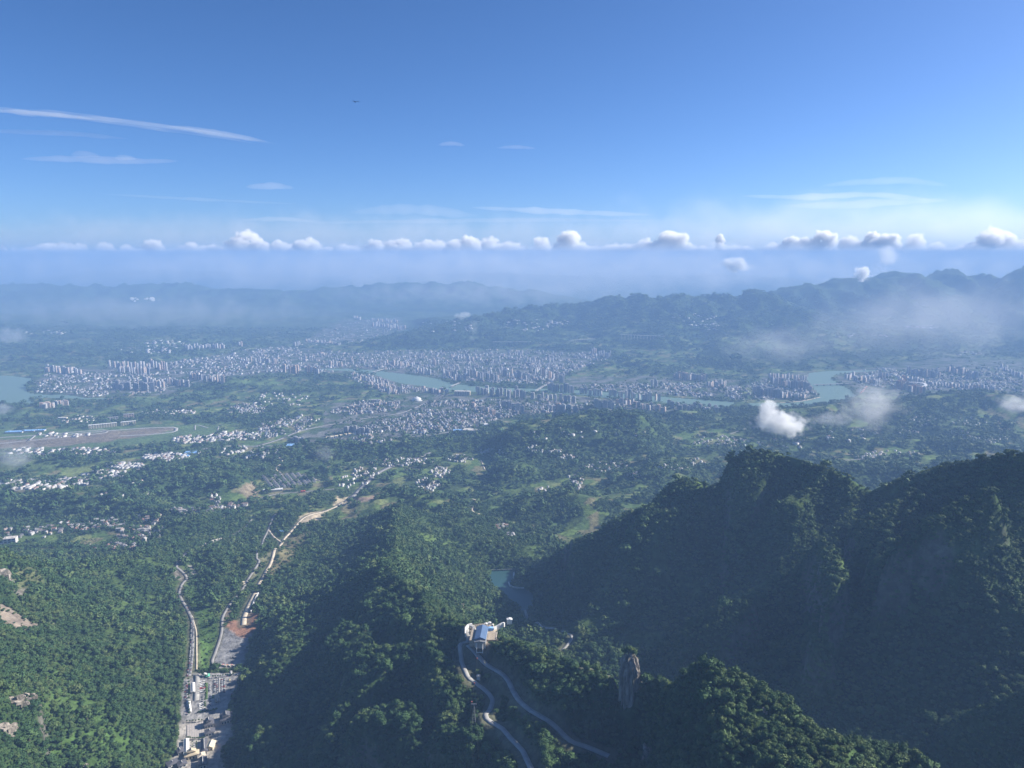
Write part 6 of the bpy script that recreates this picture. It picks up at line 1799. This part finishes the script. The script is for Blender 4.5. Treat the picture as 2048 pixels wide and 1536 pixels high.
row = [(140, 503, 90, 32, 1.2, 'faint wide'), (212, 497, 44, 18, 1.2, 'small'), (268, 510, 22, 12, 2, 'tiny'), (311, 502, 28, 26, 3, 'bright round'), (378, 497, 50, 16, 1.5, 'low faint'), (428, 502, 40, 18, 2, 'small'), (497, 492, 76, 32, 3, 'bright long'),
       (545, 500, 60, 26, 2.5, 'grey based'), (612, 494, 62, 26, 3, 'bright flat'), (690, 512, 40, 22, 1.3, 'faint low'), (748, 492, 40, 18, 2.2, 'small'), (800, 492, 60, 22, 3, 'bright'), (862, 502, 66, 32, 3, 'wide'), (908, 490, 34, 16, 2, 'small'),
       (942, 488, 30, 30, 3.5, 'tall white'), (990, 500, 124, 42, 4, 'biggest billowing'), (1082, 492, 28, 28, 2.5, 'small towering'), (1144, 490, 58, 32, 3.5, 'double headed'), (1186, 510, 28, 20, 3, 'low round'), (1235, 498, 80, 26, 2.5, 'long ragged'),
       (1292, 500, 60, 32, 3, 'bright'), (1342, 486, 74, 24, 2.5, 'long upper'), (1400, 500, 28, 26, 3, 'small bright'), (1440, 478, 14, 10, 2, 'tiny upper'), (1440, 496, 18, 12, 2, 'tiny lower'), (1545, 500, 40, 20, 1.3, 'faint'),
       (1595, 486, 60, 22, 3, 'bright flat'), (1645, 488, 44, 30, 3.5, 'bright round'), (1703, 496, 38, 30, 2.5, 'ragged'), (1745, 482, 44, 20, 3, 'bright'), (1772, 478, 40, 24, 3.5, 'rounded'), (1785, 498, 36, 34, 3, 'tall'),
       (1828, 480, 36, 18, 1.4, 'faint'), (1872, 500, 30, 20, 1.3, 'faint low'), (1940, 494, 60, 14, 1.2, 'faint flat'), (1992, 478, 84, 28, 2.2, 'long pale'), (60, 508, 50, 16, 1.0, 'very faint'), (8, 503, 20, 14, 1.2, 'faint edge')]
names_ = ['at the left edge of the sky', 'in the left quarter of the cloud row', 'left of the middle of the cloud row', 'in the middle of the cloud row', 'right of the middle of the cloud row', 'above the right mountains', 'at the right end of the cloud row']
for k, (u, v, w, h, od, adj) in enumerate(row):
    where = names_[min(6, int(u / 2048 * 7))]
    cloud(u, v + random.uniform(-4, 4), w * 1.3, h * 1.5, YC + random.uniform(-1500, 2500), od * .85, f'{adj} cumulus cloud {where}, {ORD[sum(1 for r_ in row if r_[0] < u and names_[min(6, int(r_[0] / 2048 * 7))] == where) % 9]} there')
# fainter second rank that closes the gaps
for k in range(30):
    u = 20 + k * 70 + random.uniform(-20, 20)
    cloud(u, random.uniform(497, 508), random.uniform(60, 120), random.uniform(14, 26), YC + 6000, random.uniform(.6, 1.3), f'faint pale rear cloud {names_[min(6, int(u / 2048 * 7))]}, ' + ORD[k % 5] + ' there')
# small low clouds hanging in the hazy air over the plain
def soft_cloud(u, v, w, h, y, dens, label, lo=.42, hi=.62, name='valley_cloud', col=(1, 1, 1), sc=2.4, rot=0.0, shape=1.0):
    """a body of vapour whose density falls off irregularly towards its rim"""
    c = on_y(u, v, y); W, Hh = w * y / F, h * y / F
    m = bpy.data.materials.new('soft_vapour'); m.use_nodes = True; nt = m.node_tree; nt.nodes.clear()
    out = nt.nodes.new('ShaderNodeOutputMaterial'); vs_ = nt.nodes.new('ShaderNodeVolumeScatter'); tc = nt.nodes.new('ShaderNodeTexCoord')
    vs_.inputs['Color'].default_value = (*col, 1); vs_.inputs['Anisotropy'].default_value = .3
    ln = nt.nodes.new('ShaderNodeVectorMath'); ln.operation = 'LENGTH'; nt.links.new(tc.outputs['Object'], ln.inputs[0])
    nz = nt.nodes.new('ShaderNodeTexNoise'); nz.inputs['Scale'].default_value = sc; nz.inputs['Detail'].default_value = 4; nz.inputs['Roughness'].default_value = .6
    mp = nt.nodes.new('ShaderNodeMapping'); mp.inputs['Location'].default_value = (u * .13, v * .07, 0); mp.inputs['Scale'].default_value = (max(1, w / h * .7), 1, 1)
    nt.links.new(tc.outputs['Object'], mp.inputs['Vector']); nt.links.new(mp.outputs[0], nz.inputs['Vector'])
    fall = nt.nodes.new('ShaderNodeMapRange'); fall.inputs['From Min'].default_value = .15; fall.inputs['From Max'].default_value = 1.0; fall.inputs['To Min'].default_value = .28 * shape; fall.inputs['To Max'].default_value = -.34
    nt.links.new(ln.outputs['Value'], fall.inputs['Value'])
    ad = nt.nodes.new('ShaderNodeMath'); ad.operation = 'ADD'; nt.links.new(nz.outputs['Fac'], ad.inputs[0]); nt.links.new(fall.outputs[0], ad.inputs[1])
    mr = nt.nodes.new('ShaderNodeMapRange'); mr.interpolation_type = 'SMOOTHSTEP'; mr.inputs['From Min'].default_value = lo; mr.inputs['From Max'].default_value = hi; mr.inputs['To Max'].default_value = dens / (Hh)
    nt.links.new(ad.outputs[0], mr.inputs['Value']); nt.links.new(mr.outputs[0], vs_.inputs['Density']); nt.links.new(vs_.outputs[0], out.inputs['Volume'])
    import bmesh
    bm = bmesh.new(); bmesh.ops.create_icosphere(bm, subdivisions=3, radius=1.0); me = bpy.data.meshes.new(name); bm.to_mesh(me); bm.free(); me.materials.append(m)
    o = link_mesh(name, me, None, c); o.scale = (W * .62, min(W, Hh * 1.6) * .6, Hh * .75); o.rotation_euler = (0, rot, 0)
    return tag(o, label, 'cloud')
soft_cloud(1470, 530, 84, 34, 15500, 5, 'small white cloud hanging below the cloud row near the right mountains', .45, .7)
soft_cloud(1725, 548, 46, 36, 11800, 6, 'bright small cloud clinging to the mountain crest', .45, .7)
soft_cloud(1775, 512, 60, 50, 15500, 3, 'soft cloud column above the mountain crest cloud', .45, .75)
soft_cloud(1860, 640, 620, 150, 9300, .5, 'wide milky haze added before the right mountains', .3, .9, 'added_haze', sc=1.6)  # this and the next three: vapour added to thicken the far haze
soft_cloud(1560, 690, 300, 80, 8900, .35, 'thin haze added on the foot of the right mountains', .3, .9, 'added_haze', sc=1.6)
soft_cloud(300, 625, 900, 70, 12500, .4, 'wide thin haze added over the far left hills', .3, .9, 'added_haze', sc=1.6)
soft_cloud(1000, 585, 900, 60, 17500, .5, 'wide thin haze added over the hills beyond the middle of town', .3, .9, 'added_haze', sc=1.6)
soft_cloud(1100, 516, 3000, 56, 34000, 1.4, 'pale haze added to soften the foot of the cloud row', .22, .95, 'added_haze', (.97, .97, 1), 1.3)  # this and the next: vapour added to whiten and soften the horizon line
soft_cloud(1000, 545, 2800, 80, 22000, 1.5, 'low pale haze added to whiten the whole horizon', .25, .9, 'added_haze', (.95, .95, 1), 1.3)
soft_cloud(600, 478, 2600, 96, 80000, .5, 'broad lilac haze bank behind the left cloud row', .25, .95, 'haze_bank', (.90, .87, .95), 1.3)
soft_cloud(1800, 468, 1500, 150, 84000, .6, 'broad pale haze bank over the right mountains', .25, .95, 'haze_bank', (.92, .92, .95), 1.3)
soft_cloud(1562, 848, 135, 52, 4300, 4.5, 'bright white cloud floating over the valley behind the dark ridge', .38, .74, rot=.12)
soft_cloud(1536, 815, 50, 44, 4320, 2.2, 'thin upper tuft of the white valley cloud')
soft_cloud(1745, 812, 150, 92, 4600, .75, 'thin grey cloud veil in front of the stadium', .35, .8)
soft_cloud(1665, 838, 120, 34, 4550, .5, 'faint lower left tail of the grey cloud veil', .35, .8)
soft_cloud(30, 915, 110, 70, 4300, .8, 'thin wisp of mist at the left edge over the fields', .38, .8)
soft_cloud(6, 818, 50, 30, 6000, .8, 'small mist patch at the left edge by the river', .38, .8)
soft_cloud(2036, 808, 90, 46, 4800, .9, 'thin mist patch at the right edge over the hills', .38, .8)
soft_cloud(20, 672, 90, 44, 11000, .8, 'mist patch on the hills at the left edge', .38, .8)
soft_cloud(650, 905, 60, 40, 4300, .3, 'barely visible smoke over the wooded hill before the town', .35, .8, 'smoke_haze')
cloud(264, 599, 22, 8, 15000, 1.4, 'tiny white cloud low over the far left hills, left of its twin', flatb=False, n=5)
cloud(302, 599, 34, 9, 15000, 1.2, 'tiny white cloud low over the far left hills, right of its twin', flatb=False, n=6)
cloud(1592, 650, 18, 6, 12500, 1.4, 'tiny cloud scrap on the flank of the far mountain', flatb=False, n=4)
cloud(945, 655, 14, 50, 10500, .35, 'thin column of smoke rising from the far slope', 'smoke_plume', 8, (.8, .8, .82), False)
cloud(925, 628, 46, 16, 10800, .25, 'drifting head of the smoke column', 'smoke_plume', 7, (.8, .8, .82), False)
# high thin streaks: long lens shaped bodies of ice haze
def streak(pts, wid, thick, y, od, label, col=(1, 1, 1), name='cirrus_streak'):
    P = [Vector(on_y(u, v, y)) for u, v in pts]; k = y / F
    C = catmull([tuple(p) for p in P], max(400, (P[-1] - P[0]).length / 60))
    n = len(C); m_ = 16; vs, fs = [], []
    for i in range(n):
        t = i / (n - 1); e = (math.sin(math.pi * min(1, max(0, t))) ** .6) * (1 + .4 * float(perlin(t * 7, wid, int(wid) + 3))) + .001
        for j in range(m_):
            a = 6.28318 * j / m_
            vs.append((C[i][0], C[i][1] + math.cos(a) * thick * k * e, C[i][2] + math.sin(a) * wid * .5 * k * e + wid * k * .15 * e * float(perlin(t * 11, j * .2, 7))))
    for i in range(n - 1):
        for j in range(m_): fs.append((i * m_ + j, i * m_ + (j + 1) % m_, (i + 1) * m_ + (j + 1) % m_, (i + 1) * m_ + j))
    fs += [tuple(range(m_))[::-1], tuple((n - 1) * m_ + j for j in range(m_))]
    me = bpy.data.meshes.new(name); me.from_pydata(vs, [], fs); me.materials.append(vol_mat('ice_haze', od / (2 * thick * k), col, .2))
    return tag(link_mesh(name, me), label, 'cloud')
YS = 70000
for k, (dv_, wd, nm) in enumerate([(-5, 4, 'uppermost'), (-2, 6, 'upper'), (0, 8, 'main'), (3, 5, 'lower'), (6, 4, 'lowermost')]):
    u0_ = [-80, -60, -80, 40, 120][k]; u1_ = [300, 470, 560, 545, 520][k]
    pts_ = [(u0_ + (u1_ - u0_) * t, 218 + 70 * (((u0_ + (u1_ - u0_) * t) + 80) / 640) ** 1.5 + dv_ + random.uniform(-1, 1)) for t in (0, .17, .33, .5, .67, .83, 1)]
    streak(pts_, wd, 14, YS, .11, nm + ' fibre of the long thin white streak cloud sloping across the upper left sky')
streak([(-40, 219), (80, 228), (130, 232), (200, 240)], 9, 20, YS, .22, 'brighter left core of the long white streak')
streak([(330, 252), (400, 260), (470, 272), (540, 284)], 10, 20, YS, .22, 'brighter right core of the long white streak')
streak([(-40, 262), (60, 264), (150, 268), (260, 278)], 10, 20, YS, .10, 'faint pinkish streak under the long white streak', (.95, .85, .9))
streak([(40, 318), (150, 318), (250, 322), (360, 322)], 14, 25, YS, .22, 'flat lilac cloud bar in the left sky', (.8, .74, .84))
streak([(140, 312), (170, 308), (200, 312)], 12, 20, YS, .12, 'pinkish hump on the left part of the lilac cloud bar', (.95, .85, .88))
streak([(230, 318), (250, 315), (275, 318)], 11, 20, YS, .18, 'pale hump on the middle of the lilac cloud bar')
streak([(490, 374), (540, 372), (590, 376)], 14, 20, YS, .22, 'small lilac lens cloud alone left of the middle', (.8, .76, .86))
streak([(875, 290), (902, 287), (932, 291)], 8, 15, YS, .14, 'tiny lilac cloud high in the middle sky', (.88, .82, .9))
streak([(990, 296), (1030, 294), (1075, 297)], 6, 15, YS, .12, 'tiny flat cloud right of the high middle one', (.9, .86, .92))
streak([(200, 388), (330, 395), (460, 402), (600, 408)], 6, 20, YS, .08, 'hair-thin white streak in the left middle sky')
streak([(480, 440), (560, 438), (640, 444)], 9, 20, YS, .16, 'short pale streak over the left cloud row')
streak([(700, 425), (800, 418), (880, 424), (960, 432)], 22, 25, YS, .16, 'grey lilac cloud shelf over the middle cloud row', (.78, .76, .85))
streak([(940, 415), (1050, 420), (1180, 426), (1310, 430)], 12, 25, YS, .22, 'long pale streak right of the middle above the cloud row')
streak([(600, 446), (850, 442), (1100, 440), (1340, 442)], 9, 25, YS, .12, 'long thin grey streak above the middle cloud row', (.8, .79, .86))
streak([(1480, 392), (1600, 394), (1750, 390), (1880, 402)], 12, 25, YS, .2, 'long white streak in the right sky, upper one')
streak([(1560, 412), (1680, 410), (1800, 404), (1900, 400)], 16, 25, YS, .16, 'white streak in the right sky, lower one')
streak([(1640, 372), (1720, 364), (1820, 362), (1900, 372)], 14, 25, YS, .10, 'faint topmost white streak in the right sky')
# ------------------------------------------------------------------ haze
mb = MB(); mb.box((0, 26500, -1000 + 985), (150000, 67000, HAZE_TOP + 15), 0)
m_haze = bpy.data.materials.new('haze_air'); m_haze.use_nodes = True
nt = m_haze.node_tree; nt.nodes.clear()
ho = nt.nodes.new('ShaderNodeOutputMaterial'); hv = nt.nodes.new('ShaderNodeVolumePrincipled')
hv.inputs['Color'].default_value = HAZE_COLOR; hv.inputs['Density'].default_value = HAZE_DENSITY
hv.inputs['Anisotropy'].default_value = 0.0
nt.links.new(hv.outputs[0], ho.inputs['Volume'])
haze = mb.obj('haze', m_haze); tag(haze, kind='stuff')
